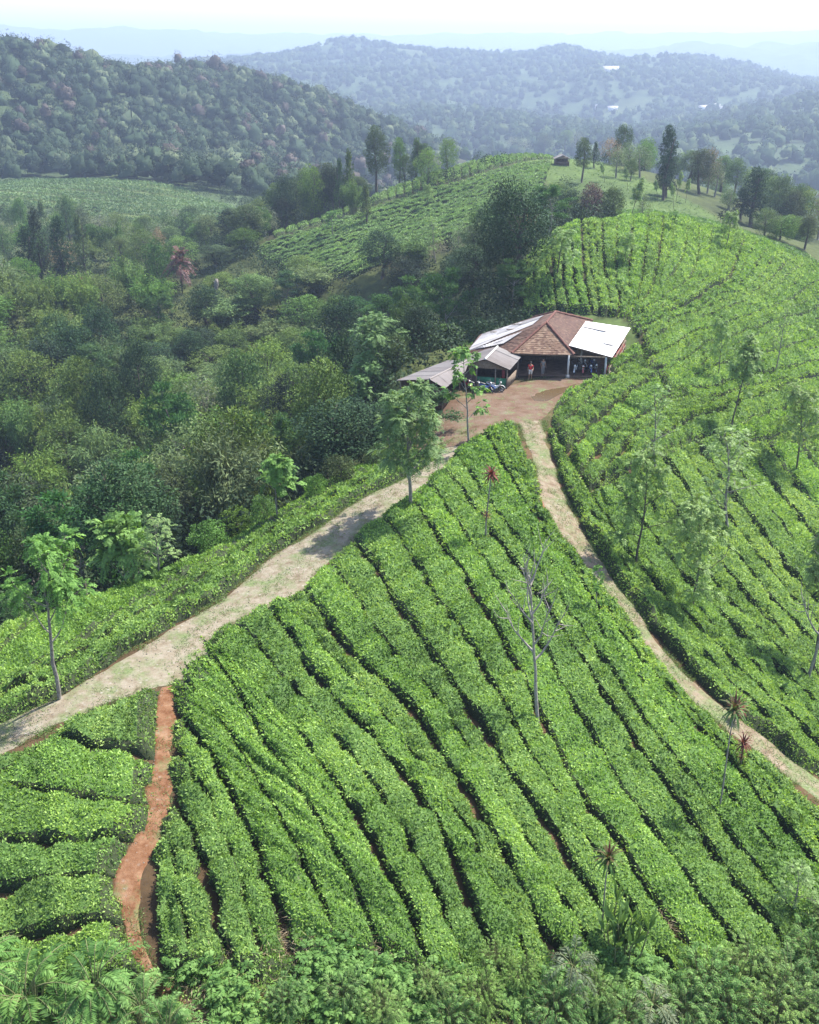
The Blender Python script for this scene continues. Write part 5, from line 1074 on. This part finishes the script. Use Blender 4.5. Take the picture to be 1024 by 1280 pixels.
# loose stones on the tracks
x, y = [], []
mb = MB()
for key, n in (('L', 420), ('R', 320), ('M', 60)):
    pl = LANES[key]; k = len(pl) // 2; a, bb = pl[:k], pl[k:][::-1]
    for _ in range(n):
        i = rng.integers(0, k); s = rng.random(); p = a[i] * (1 - s) + bb[i] * s; r = rng.uniform(.02, .06); z = float(H(p[0], p[1])) + .04
        v = unit(rng.normal(size=(6, 3))); v = np.array([(1, 0, 0), (-1, 0, 0), (0, 1, 0), (0, -1, 0), (0, 0, .8), (0, 0, -.5)]) * r * rng.uniform(.6, 1.3, (6, 1))
        mb.add(v + np.array([p[0], p[1], z]), t=[(0, 2, 4), (2, 1, 4), (1, 3, 4), (3, 0, 4), (2, 0, 5), (1, 2, 5), (3, 1, 5), (0, 3, 5)])
tag(mb.build('loose_stones', M['stone']), 'loose pale stones scattered over the tracks', 'stones', kind='stuff')
# ------------------------------------------------------------------ the farm building, sheds, hut, bikes, people
def build_at(mb, name, mat, parent, root=None, smooth=False):
    base = np.array((root or parent).location)
    for i in range(len(mb.v)): mb.v[i] = mb.v[i] - base
    o = mb.build(name, mat, parent, smooth); return o
def quadpt(c, u, v):
    c = np.array(c, float); u = np.asarray(u)[..., None]; v = np.asarray(v)[..., None]
    return c[0] * (1 - u) * (1 - v) + c[1] * u * (1 - v) + c[2] * u * v + c[3] * (1 - u) * v
def tiles(mb, c, tw=0.24, th=0.30, mat=0, rng=RNG, lift=0.0, gone=0.0):
    """courses of clay tiles over quad c = eave start, eave end, top end, top start"""
    c = np.array(c, float); We = max(np.linalg.norm(c[1] - c[0]), np.linalg.norm(c[2] - c[3])); Hh = (np.linalg.norm(c[3] - c[0]) + np.linalg.norm(c[2] - c[1])) / 2
    nr = max(3, int(Hh / th)); n = unit(np.cross(c[1] - c[0], c[2] - c[0]) + np.cross(c[2] - c[0], c[3] - c[0])); n = n if n[2] > 0 else -n
    for r in range(nr):
        v0, v1 = r / nr, min(1, (r + 1.12) / nr); wl = np.linalg.norm(quadpt(c, 1., v0) - quadpt(c, 0., v0)); nc = max(1, int(wl / tw)); u = np.linspace(0, 1, nc + 1)
        sag = 0.05 * np.sin(u * 9 + r * .3) * .4
        a = quadpt(c, u, np.full(nc + 1, v0)) + n * (0.035 + lift + sag[:, None]); b = quadpt(c, u, np.full(nc + 1, v1)) + n * (0.008 + lift + sag[:, None])
        j = rng.normal(0, .008, (nc, 1)) * n
        V = np.stack([a[:-1] + j, a[1:] + j, b[1:] + j, b[:-1] + j], 1).reshape(-1, 3); mb.add(V, np.arange(4 * nc).reshape(-1, 4), tint=np.clip(rng.normal(.5, .3, nc), 0, 1), mat=mat)
        lip = np.stack([a[:-1] + j, a[1:] + j, a[1:] - n * .04, a[:-1] - n * .04], 1).reshape(-1, 3); mb.add(lip, np.arange(4 * nc).reshape(-1, 4), tint=.3, mat=mat)
def corr(mb, c, cols=4, rows=2, wave=0.16, amp=0.022, lift=0.0, mat=0, rng=RNG, thick=0.015, under=True):
    """corrugated sheets over quad c = eave start, eave end, top end, top start (waves run down the slope)"""
    c = np.array(c, float); n = unit(np.cross(c[1] - c[0], c[3] - c[0])); n = n if n[2] > 0 else -n
    for i in range(cols):
        for j in range(rows):
            u0, u1 = i / cols, (i + 1.05) / cols; v0, v1 = j / rows, min(1.0, (j + 1.03) / rows); u1 = min(u1, 1.0)
            W = np.linalg.norm(c[1] - c[0]) * (u1 - u0); k = max(6, int(W / wave * 6)); u = np.linspace(u0, u1, k); s = np.linspace(0, W, k)
            off = amp * np.sin(s / wave * 2 * np.pi) + lift + 0.012 * ((i + j) % 2) + rng.normal(0, .012)
            v = np.array([v0, (v0 + v1) / 2, v1]); U, V = np.meshgrid(u, v, indexing='ij'); Pt = quadpt(c, U, V) + n * (off[:, None, None] + np.array([0.012, 0.006, 0.0])[None, :, None])
            mb.grid(Pt, mat=mat, tint=float(np.clip(rng.normal(.5, .25), 0, 1)))
def slab(mb, c, t=0.03, mat=0, tint=.5, dn=0.0):
    c = np.array(c, float); n = unit(np.cross(c[1] - c[0], c[3] - c[0])); n = n if n[2] > 0 else -n; a = c - n * dn; b = a - n * t
    mb.add(np.concatenate([a, b]), [(0, 1, 2, 3), (7, 6, 5, 4), (0, 4, 5, 1), (1, 5, 6, 2), (2, 6, 7, 3), (3, 7, 4, 0)], mat=mat, tint=tint)
def post(mb, x, y, z0, z1, r=0.07, mat=0): mb.box(x - r, x + r, y - r, y + r, z0, z1, mat)
def wallseg(mb, a, b, z0, z1, t=0.08, mat=0, z0b=None, z1b=None):
    a = np.array(a, float); b = np.array(b, float); d = unit(b - a); n = np.array([-d[1], d[0]]) * t / 2
    z0b = z0 if z0b is None else z0b; z1b = z1 if z1b is None else z1b; v = []
    for s in (-1, 1):
        for p, lo, hi in ((a, z0, z1), (b, z0b, z1b)): v += [(*(p + n * s), lo), (*(p + n * s), hi)]
    mb.add(v, [(0, 1, 3, 2), (4, 6, 7, 5), (0, 4, 5, 1), (2, 3, 7, 6), (1, 5, 7, 3), (0, 2, 6, 4)], mat=mat)
rng = np.random.default_rng(200)
# main building
EL, ER, BR, BL_ = (9.7, 92.8, 2.3), (15.5, 92.2, 2.3), (19.4, 105.4, 2.3), (13.2, 106.6, 2.3)
RF, RB = (13.3, 96.4, 4.35), (14.75, 100.7, 4.35)
LC, LB = (5.4, 94.0, 2.02), (7.2, 100.6, 2.05)
hs = thing('farm_building', 'low rambling farm building with red-brown hipped tile roof and a dark open porch', 'building', (12.5, 97, 0))
mb = MB(); tiles(mb, [EL, ER, RF, RF], rng=rng); build_at(mb, 'roof_slope', M['tile'], hs)['label'] = 'tan weathered front roof slope'
mb = MB(); tiles(mb, [ER, BR, RB, RF], rng=rng); build_at(mb, 'roof_slope', M['tile_dark'], hs)
mb = MB(); tiles(mb, [LC, EL, RF, RF], rng=rng); tiles(mb, [LB, LC, RF, RB], rng=rng); build_at(mb, 'roof_slope', M['tile_dark'], hs)
mb = MB(); tiles(mb, [BR, BL_, RB, RB], rng=rng); tiles(mb, [BL_, LB, RB, RB], rng=rng); build_at(mb, 'roof_slope', M['tile_dark'], hs)
mb = MB()
for a, b_ in ((EL, RF), (ER, RF), (RF, RB), (RB, BR), (RB, BL_)):
    t = np.linspace(0, 1, 16)[:, None]; p = np.array(a) * (1 - t) + np.array(b_) * t + np.array([0, 0, .06]); p[:, 2] += .015 * np.sin(np.arange(16) * 2.1); mb.tube(p, .13, 7)
build_at(mb, 'ridge_tiles', M['ridge_tile'], hs)
# underside of the roof keeps daylight out of the porch
mb = MB()
for c in ([EL, ER, RF, RF], [ER, BR, RB, RF], [LC, EL, RF, RF], [LB, LC, RF, RB], [BR, BL_, RB, RB], [BL_, LB, RB, RB]):
    c = np.array(c, float) - np.array([0, 0, .06]); mb.add(c, [(0, 1, 2, 3)])
build_at(mb, 'roof_lining', M['timber_dark'], hs)
# zinc sheets laid over the left slope
Q = np.array([LB, LC, RF, RB], float); zq = [quadpt(Q, .08, .05), quadpt(Q, .99, .03), quadpt(Q, .72, .80), quadpt(Q, .1, .86)]
def bary(a, b_, c_): return np.array(LC) * a + np.array(EL) * b_ + np.array(RF) * c_
z2 = [bary(.84, .06, .10), bary(.38, .34, .28), bary(.27, .03, .70), bary(.97, 0, .03)]
mb = MB(); corr(mb, zq, 5, 3, lift=.12, rng=rng); corr(mb, z2, 4, 2, lift=.13, rng=rng); o = build_at(mb, 'zinc_sheets', M['zinc'], hs); o['label'] = 'grey rusty corrugated sheets patching the left roof'
mb = MB()
for u, v in ((.2, .5), (.35, .6), (.55, .5), (.3, .25)):
    p = quadpt(Q, u, v); mb.box(p[0] - .5, p[0] + .5, p[1] - .06, p[1] + .06, p[2] + .16, p[2] + .22)
build_at(mb, 'roof_batten', M['timber'], hs)
# white lean-to roof on the right
WQ = [(19.1, 92.1, 2.12), (23.0, 103.0, 2.12), (18.2, 102.4, 3.0), (15.15, 93.4, 2.92)]
mb = MB(); corr(mb, WQ, 8, 2, wave=.45, amp=.035, rng=rng); lt = build_at(mb, 'lean_to_roof', M['white_sheet'], hs); lt['label'] = 'bright white metal lean-to roof'
mb = MB(); slab(mb, WQ, .04, dn=.07); build_at(mb, 'lean_to_lining', M['timber_dark'], hs)
mb = MB(); c = np.array(WQ, float); pq = [quadpt(c, .70, .45), quadpt(c, .86, .40), quadpt(c, .97, .93), quadpt(c, .72, .97)]; corr(mb, pq, 2, 1, wave=.2, amp=.012, lift=.12, rng=rng); q_ = build_at(mb, 'grey_patch', M['grey_patch'], lt, hs)
pq = [quadpt(c, .30, .12), quadpt(c, .34, .12), quadpt(c, .35, .34), quadpt(c, .32, .36)]; mb = MB(); corr(mb, pq, 1, 1, wave=.2, amp=.01, lift=.10, rng=rng); build_at(mb, 'grey_patch', M['grey_patch'], lt, hs)
for x, y, z, mt in ((15.05, 92.3, 2.3, 'whitepost'), (18.6, 92.4, 2.1, 'whitepost'), (20.4, 97, 2.1, 'timber'), (22.1, 101.8, 2.1, 'timber'), (16.6, 94.6, 2.6, 'concrete'), (9.95, 93.1, 2.25, 'timber')):
    mb = MB(); post(mb, x, y, 0, z, .085); p_ = build_at(mb, 'post', M[mt], hs)
    if mt == 'whitepost': mb = MB(); post(mb, x, y, 0, .35, .17); build_at(mb, 'footing', M['concrete'], p_, hs)
mb = MB(); wallseg(mb, (9.8, 93.0), (15.4, 92.45), 2.12, 2.26, .1); wallseg(mb, (15.3, 92.6), (19.0, 92.35), 2.0, 2.12, .1); build_at(mb, 'beam', M['timber'], hs)
mb = MB(); wallseg(mb, (10.6, 98.6), (17.4, 98.0), 0, 2.6); build_at(mb, 'back_wall', M['woven'], hs)
mb = MB(); wallseg(mb, (6.2, 94.4), (8.0, 101.0), -1.5, 2.05); wallseg(mb, (8.0, 101.0), (13.4, 106.0), -1, 2.25); wallseg(mb, (13.4, 106.0), (19.0, 105), -.5, 2.25); build_at(mb, 'outer_wall', M['timber_dark'], hs)
mb = MB(); wallseg(mb, (6.2, 94.4), (9.9, 93.3), -.5, 1.95); wallseg(mb, (9.9, 93.3), (10.7, 98.6), 0, 2.3); build_at(mb, 'side_wall', M['timber_dark'], hs)
mb = MB(); wallseg(mb, (17.4, 98.0), (22.3, 101.9), 0, 2.1); build_at(mb, 'store_wall', M['woven'], hs)
mb = MB(); wallseg(mb, (18.75, 92.7), (22.2, 101.6), 0, 1.0, .1); build_at(mb, 'low_red_wall', M['redwall'], hs)
mb = MB(); mb.tube([(18.9, 92.2, .95), (20.5, 96.6, 1.15), (22.3, 101.6, 1.2)], .045, 6); mb.tube([(18.95, 92.2, .5), (22.35, 101.6, .7)], .04, 6)
for t in np.linspace(0, 1, 6): mb.tube([(18.95 + 3.4 * t, 92.2 + 9.4 * t, -.1), (18.95 + 3.4 * t, 92.2 + 9.4 * t, 1.2)], .045, 6)
build_at(mb, 'side_rail', M['timber'], hs)
mb = MB(); mb.add([(9.8, 92.9, .12), (18.9, 92.2, .12), (22.2, 101.7, .12), (10.7, 98.6, .12)], [(0, 1, 2, 3)]); build_at(mb, 'porch_floor', M['earthfloor'], hs)
mb = MB(); mb.box(11.2, 13.6, 97.2, 97.9, .12, .62); build_at(mb, 'bench', M['timber_dark'], hs)
# sheds
s1 = thing('gabled_shed', 'small gabled shed with grey sheet roof and green plank front beside the porch', 'shed', (7.8, 91, 0))
R1, R2 = (6.9, 89.3, 2.75), (8.4, 93.6, 2.75)
mb = MB(); corr(mb, [(9.15, 88.55, 1.95), (10.6, 92.8, 1.95), R2, R1], 4, 1, rng=rng); build_at(mb, 'roof_slope', M['asbestos'], s1)
mb = MB(); corr(mb, [(6.1, 94.2, 1.9), (4.6, 89.9, 1.85), R1, R2], 4, 1, rng=rng); build_at(mb, 'roof_slope', M['asbestos'], s1)
mb = MB(); mb.tube([np.array(R1) + (0, 0, .03), np.array(R2) + (0, 0, .03)], .09, 6); build_at(mb, 'ridge_cap', M['whitepost'], s1)
mb = MB(); v = [(4.95, 90.05, 1.8), (8.95, 88.95, 1.85), (6.93, 89.55, 2.62)]; mb.add(v + [(a, b + .06, c_) for a, b, c_ in v], t=[(0, 1, 2), (5, 4, 3)], q=[(0, 3, 4, 1), (1, 4, 5, 2), (2, 5, 3, 0)]); build_at(mb, 'gable_end', M['woven'], s1)
mb = MB(); wallseg(mb, (6.2, 89.75), (8.95, 89.0), .05, 1.0); build_at(mb, 'front_wall', M['greenwall'], s1)
mb = MB(); wallseg(mb, (8.95, 89.0), (10.3, 92.6), 0, .9); build_at(mb, 'side_wall', M['timber'], s1)
mb = MB(); wallseg(mb, (5.1, 90.3), (6.4, 93.8), -.8, 1.8); wallseg(mb, (6.4, 93.8), (10.3, 92.7), -.3, 1.9); build_at(mb, 'back_wall', M['timber_dark'], s1)
mb = MB(); wallseg(mb, (5.0, 90.1), (6.2, 89.8), -.5, 1.8); build_at(mb, 'front_panel', M['timber_dark'], s1)
for x, y in ((6.2, 89.7), (8.95, 88.9), (10.3, 92.6), (7.9, 89.2)): mb = MB(); post(mb, x, y, -.2, 1.9, .06); build_at(mb, 'post', M['timber'], s1)
mb = MB(); wallseg(mb, (8.5, 89.2), (8.75, 89.13), .9, 1.75, .05); build_at(mb, 'red_curtain', M['redwall'], s1)
s2 = thing('long_shed', 'long low shed with grey sheet roof and open timber front at the valley edge', 'shed', (2.2, 87, 0))
A1, A2 = (1.75, 84.7, 2.3), (5.6, 90.2, 2.5)
mb = MB(); corr(mb, [(3.6, 92.2, 1.8), (-1.15, 86.1, 1.75), A1, A2], 5, 1, rng=rng); build_at(mb, 'roof_slope', M['asbestos'], s2)
mb = MB(); corr(mb, [(3.1, 83.75, 1.75), (5.1, 88.6, 1.8), A2, A1], 5, 1, rng=rng); build_at(mb, 'roof_slope', M['asbestos'], s2)
mb = MB(); mb.tube([np.array(A1) + (0, 0, .02), np.array(A2) + (0, 0, .02)], .07, 6); build_at(mb, 'ridge_cap', M['asbestos'], s2)
for x, y in ((-.8, 86.3), (1.6, 85.1), (2.9, 84.3), (4.6, 88.5), (3.4, 91.6), (1.3, 88.9)): mb = MB(); post(mb, x, y, float(H(x, y)) - .3, 1.9, .055); build_at(mb, 'post', M['timber'], s2)
mb = MB(); wallseg(mb, (-.7, 86.5), (3.4, 91.6), -2.0, 1.7); wallseg(mb, (3.4, 91.6), (5, 90.2), -1, 1.8); build_at(mb, 'back_wall', M['timber_dark'], s2)
mb = MB(); wallseg(mb, (1.6, 85.15), (2.9, 84.4), -.3, .75); wallseg(mb, (2.9, 84.4), (3.7, 86.2), -.3, .7); build_at(mb, 'low_wall', M['timber_dark'], s2)
mb = MB(); mb.tube([(-.8, 86.2, .8), (1.6, 85.0, .8)], .05, 6); mb.tube([(-.8, 86.2, .35), (1.6, 85.0, .35)], .05, 6); build_at(mb, 'front_rail', M['timber'], s2)
mb = MB(); mb.box(.0, 3.0, 86.2, 88.0, -.4, .45); build_at(mb, 'sleeping_platform', M['woven'], s2)
# hut on the hill top
q = P1(702, 206); d = ray(702, 193); k = (q[1]) / d[1]; hh = HC + d[2] * k - q[2]
ht = thing('hilltop_hut', 'tiny open-sided wooden hut with pale gabled roof on the hilltop', 'hut', q)
w_, l_ = 2.1, 1.5; hh = max(2.4, min(3.4, hh)); e = hh * .62
mb = MB(); corr(mb, [(-w_, -l_, e), (-w_, l_, e), (0, l_, hh), (0, -l_, hh)], 2, 1); build_ = mb.build('roof_slope', M['asbestos'], ht)
mb = MB(); corr(mb, [(w_, l_, e), (w_, -l_, e), (0, -l_, hh), (0, l_, hh)], 2, 1); mb.build('roof_slope', M['asbestos'], ht)
for x in (-1.7, 1.7):
    for y in (-1.2, 1.2): mb = MB(); post(mb, x, y, -.5, e + .1, .09); mb.build('post', M['timber_dark'], ht)
mb = MB(); wallseg(mb, (-1.7, -1.2), (1.7, -1.2), .15, .85); wallseg(mb, (1.7, -1.2), (1.7, 1.2), .1, .8); wallseg(mb, (-1.7, 1.2), (1.7, 1.2), .1, e); wallseg(mb, (-1.7, -1.2), (-1.7, 1.2), .1, .8); mb.build('plank_wall', M['timber_dark'], ht)
mb = MB(); v = [(-1.9, -1.32, e), (1.9, -1.32, e), (0, -1.32, hh - .1)]; mb.add(v + [(a, b + .05, c_) for a, b, c_ in v], t=[(0, 1, 2), (5, 4, 3)], q=[(0, 3, 4, 1), (1, 4, 5, 2), (2, 5, 3, 0)]); mb.build('gable_end', M['timber'], ht)
mb = MB(); mb.box(-1.7, 1.7, -1.2, 1.2, -.4, .1); mb.build('floor', M['timber_dark'], ht)
# distant settlement: small pale houses on the far slopes
for i, (px, py, Lb) in enumerate(((762, 91, 'long white building high on the hazy ridge'), (750, 135, 'pale house of the far settlement, leftmost of the row'), (766, 137, 'pale house of the far settlement, second in the row'), (880, 136, 'white house of the hazy settlement on the right valley side'), (893, 134, 'larger white house of the hazy settlement on the right valley side'), (905, 137, 'small pale house at the right end of the hazy settlement'), (560, 160, 'tiny pale house low in the hazy valley'))):
    q = P1(px, py); dpt = np.linalg.norm(q[:2]); s = dpt * (0.0042 if i else 0.0075)
    fh = thing('far_house', Lb, 'house', q, random.random() * .6 - .3, 'houses of the far settlement')
    mb = MB(); mb.box(-s, s, -s * .5, s * .5, -4, s * .42); mb.build('wall', M['plaster'], fh)
    mb = MB(); e, hr = s * .43, s * .75; mb.add([(-s * 1.1, -s * .6, e), (s * 1.1, -s * .6, e), (s * 1.1, 0, hr), (-s * 1.1, 0, hr), (-s * 1.1, s * .6, e), (s * 1.1, s * .6, e)], q=[(0, 1, 2, 3), (3, 2, 5, 4)], t=[(0, 3, 4), (1, 5, 2)]); mb.build('roof', M['zinc'], fh)
# ---------------- motorbikes
def ell(mb, rings, mat=0, n=10):
    """rings: (x, y, z, ry, rz) ellipses strung along a line"""
    an = np.arange(n) * 2 * np.pi / n; P_ = np.array([[(x, y + ry * np.cos(a), z + rz * np.sin(a)) for a in an] for x, y, z, ry, rz in rings]); P_ = np.concatenate([P_, P_[:, :1]], 1); mb.grid(P_, mat)
    for k in (0, -1): c = P_[k, :-1].mean(0); b0 = mb.n; mb.add(np.concatenate([P_[k, :-1], [c]]), t=[(i, (i + 1) % n, n) for i in range(n)], mat=mat)
def wheel(parent, x):
    a = np.linspace(0, 2 * np.pi, 25); mb = MB(); mb.tube(np.stack([x + .25 * np.cos(a), 0 * a, .29 + .25 * np.sin(a)], -1), .045, 8, cap=False); w = mb.build('wheel', M['rubber'], parent, True)
    mb = MB(); mb.tube(np.stack([x + .2 * np.cos(a), 0 * a, .29 + .2 * np.sin(a)], -1), .018, 6, cap=False)
    for k in range(7): mb.tube([(x, 0, .29), (x + .2 * math.cos(k * .9), 0, .29 + .2 * math.sin(k * .9))], .012, 4)
    mb.tube([(x, -.06, .29), (x, .06, .29)], .05, 8); mb.build('rim', M['chrome'], w)
def motorbike(paint, label, loc, rz, group):
    t = thing('motorbike', label, 'motorbike', loc, rz, group); wheel(t, .62); wheel(t, -.62)
    mb = MB(); ell(mb, [(-.8, 0, .78, .04, .04), (-.55, 0, .70, .11, .09), (-.2, 0, .62, .12, .12), (.1, 0, .48, .09, .09), (.32, 0, .52, .09, .08), (.46, 0, .75, .12, .08), (.50, 0, .92, .09, .06)]); mb.build('body', M[paint], t, True)
    mb = MB(); ell(mb, [(-.78, 0, .86, .09, .03), (-.4, 0, .82, .13, .06), (-.02, 0, .74, .11, .05), (.04, 0, .72, .05, .03)]); mb.build('seat', M['black'], t, True)
    for s in (-1, 1):
        mb = MB(); mb.tube([(.42, s * .07, .95), (.52, s * .08, .6), (.62, s * .08, .29)], .025, 6); mb.build('fork', M['chrome'], t)
    mb = MB(); mb.tube([(.32, -.34, 1.02), (.42, -.15, 1.0), (.44, 0, .98), (.42, .15, 1.0), (.32, .34, 1.02)], .018, 6); hb = mb.build('handlebar', M['black'], t)
    for s in (-1, 1):
        mb = MB(); mb.tube([(.4, s * .2, 1.0), (.42, s * .28, 1.2)], .01, 5); ell(mb, [(.41, s * .30, 1.22, .02, .02), (.43, s * .30, 1.22, .06, .045), (.44, s * .30, 1.22, .05, .035)]); mb.build('mirror', M['black'], hb)
    mb = MB(); ell(mb, [(.48, 0, .9, .05, .05), (.56, 0, .88, .10, .08), (.60, 0, .87, .07, .06)]); mb.build('headlight', M['lens'], t, True)
    mb = MB(); a = np.linspace(.15, 2.5, 9); mb.grid(np.stack([np.stack([.62 + .33 * np.cos(a), np.full(9, yy), .29 + .33 * np.sin(a)], -1) for yy in (-.06, 0, .06)])); mb.build('front_mudguard', M[paint], t)
    mb = MB(); ell(mb, [(-.75, -.13, .34, .05, .05), (-.5, -.13, .30, .06, .06), (-.1, -.12, .26, .04, .04), (.1, -.1, .3, .025, .025)]); mb.build('exhaust', M['chrome'], t, True)
    mb = MB(); ell(mb, [(-.15, 0, .32, .10, .10), (.05, 0, .34, .14, .13), (.25, 0, .36, .10, .10)]); mb.build('engine', M['chrome'], t, True)
    return t
G1, G2 = 'motorbikes under the white lean-to', 'motorbikes by the grey sheds'
for i, (x, y, rz, p, l) in enumerate(((16.0, 93.6, -1.9, 'paint_white', 'white motorbike parked at the left end of the row under the lean-to'), (16.7, 93.5, -1.75, 'paint_red', 'red motorbike parked second in the row under the lean-to'), (17.4, 93.7, -1.6, 'paint_blue', 'dark blue motorbike parked third in the row under the lean-to'), (18.0, 93.9, -1.7, 'paint_black', 'black motorbike parked next to the white corner post'), (16.9, 95.4, -1.2, 'paint_white', 'pale motorbike in the second row under the lean-to'), (17.9, 95.6, -1.4, 'paint_blue', 'blue motorbike deep under the lean-to'))):
    motorbike(p, l, (x, y, .13), rz, G1)
for x, y, rz, p, l in ((5.9, 88.3, -.7, 'paint_black', 'black motorbike leaning nearest the long shed'), (6.9, 88.0, -.35, 'paint_blue', 'dark blue motorbike in front of the green plank wall, middle one'), (7.8, 88.1, -.2, 'paint_white', 'white and dark motorbike nearest the green plank corner'), (5.2, 88.9, -1.0, 'paint_red', 'red motorbike behind the black one by the sheds')):
    motorbike(p, l, (x, y, float(H(x, y)) + .08), rz, G2)
# ---------------- people
def skin_mesh(name, joints, links, mat, parent, sub=2):
    me = bpy.data.meshes.new(name); names = list(joints); me.from_pydata([joints[n][0] for n in names], [(names.index(a), names.index(b)) for a, b in links], [])
    o = bpy.data.objects.new(name, me); COL.objects.link(o); o.parent = parent; me.materials.append(M[mat])
    md = o.modifiers.new('skin', 'SKIN'); sv = me.skin_vertices[0].data if me.skin_vertices else None
    if sv is None: me.attributes.new; 
    for i, n in enumerate(names):
        r = joints[n][1]; r = r if isinstance(r, tuple) else (r, r); me.skin_vertices[0].data[i].radius = r; me.skin_vertices[0].data[i].use_root = (i == 0)
    ss = o.modifiers.new('smooth', 'SUBSURF'); ss.levels = sub; ss.render_levels = sub
    for p in me.polygons: p.use_smooth = True
    return o
def person(label, loc, rz, top, bottom, step=0.12, arm=0.0, short=True):
    t = thing('person', label, 'person', loc, rz, None)
    J = {'pel': ((0, 0, .92), (.14, .10)), 'wai': ((0, 0, 1.05), (.125, .09)), 'che': ((0, .01, 1.25), (.16, .10)), 'sho': ((0, 0, 1.38), (.12, .08)), 'nec': ((0, .01, 1.46), .055), 'hd0': ((0, .03, 1.53), (.072, .08)), 'hd1': ((0, .025, 1.60), (.08, .095)), 'hd2': ((0, .02, 1.67), (.055, .065))}
    Lk = [('pel', 'wai'), ('wai', 'che'), ('che', 'sho'), ('sho', 'nec'), ('nec', 'hd0'), ('hd0', 'hd1'), ('hd1', 'hd2')]
    for s, n in ((-1, 'l'), (1, 'r')):
        f = step * s
        J.update({'hip' + n: ((s * .09, 0, .86), .085), 'kne' + n: ((s * .10, f * .6 + .02, .48), .055), 'ank' + n: ((s * .11, f, .08), .038), 'toe' + n: ((s * .12, f + .15, .03), .03),
                  'shd' + n: ((s * .17, 0, 1.36), .052), 'elb' + n: ((s * .25, -.03, 1.10), .038), 'wri' + n: ((s * .24, .12 + arm * .1, .88 + arm * .12), .026), 'pal' + n: ((s * .235, .16 + arm * .12, .81 + arm * .13), (.03, .02))})
        Lk += [('pel', 'hip' + n), ('hip' + n, 'kne' + n), ('kne' + n, 'ank' + n), ('ank' + n, 'toe' + n), ('sho', 'shd' + n), ('shd' + n, 'elb' + n), ('elb' + n, 'wri' + n), ('wri' + n, 'pal' + n)]
        for k in range(5):
            o = (k - 1.5) * .017; ln = (.06, .075, .08, .072, .05)[k]
            if k == 4: J['f4' + n] = ((s * .21, .19 + arm * .12, .79 + arm * .13), .009)
            else: J['f%d%s' % (k, n)] = ((s * .235 + s * .008, .165 + o + arm * .12, .81 - ln + arm * .13), .009)
            Lk.append(('pal' + n, 'f%d%s' % (k, n)))
    skin_mesh('body', J, Lk, 'skin', t)
    up = {k: (J[k][0], tuple(x + .016 for x in (J[k][1] if isinstance(J[k][1], tuple) else (J[k][1],) * 2))) for k in ('pel', 'wai', 'che', 'sho', 'shdl', 'shdr')}
    for n, s in (('l', -1), ('r', 1)): up['slv' + n] = ((s * .215, -.018, 1.22), (.06, .06))
    skin_mesh('shirt', up, [('pel', 'wai'), ('wai', 'che'), ('che', 'sho'), ('sho', 'shdl'), ('sho', 'shdr'), ('shdl', 'slvl'), ('shdr', 'slvr')], top, t)
    lo = {'pel': ((0, 0, .90), (.155, .115))}; lk = []
    for n in 'lr':
        lo['hip' + n] = (J['hip' + n][0], .10); lk.append(('pel', 'hip' + n)); kn = np.array(J['kne' + n][0]); lo['kn' + n] = (tuple(kn), .075); lk.append(('hip' + n, 'kn' + n))
        if not short: lo['an' + n] = (tuple(np.array(J['ank' + n][0]) + (0, 0, .05)), .055); lk.append(('kn' + n, 'an' + n))
    skin_mesh('trousers' if not short else 'shorts', lo, lk, bottom, t)
    mb = MB(); th = np.linspace(0, np.pi * .52, 7); ph = np.linspace(0, 2 * np.pi, 15); T_, P_ = np.meshgrid(th, ph, indexing='ij'); mb.grid(np.stack([.092 * np.sin(T_) * np.cos(P_), .005 + .108 * np.sin(T_) * np.sin(P_), 1.635 + .10 * np.cos(T_)], -1)); mb.build('hair', M['hair'], t, True)
    mb = MB()
    for s in (-1, 1): ell(mb, [(s * .032 - .012, .118, 1.615, .006, .003), (s * .032, .122, 1.615, .008, .008), (s * .032 + .012, .118, 1.615, .006, .003)], n=6)
    mb.build('eyes', M['hair'], t)
    mb = MB(); mb.add([(-.012, .118, 1.575), (.012, .118, 1.575), (0, .145, 1.578), (0, .118, 1.615)], t=[(0, 1, 2), (0, 2, 3), (1, 3, 2)]); mb.build('nose', M['skin'], t)
    return t
person('person in red shirt and pale shorts standing at the edge of the dark porch', (11.45, 91.9, .05), 2.9, 'shirt_red', 'cloth_pale', .10, 0.6)
person('person in faded grey clothes standing in the shade of the porch', (12.75, 92.9, .12), 3.4, 'cloth_grey', 'cloth_grey', .08, 0.2, False)
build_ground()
make_haze()
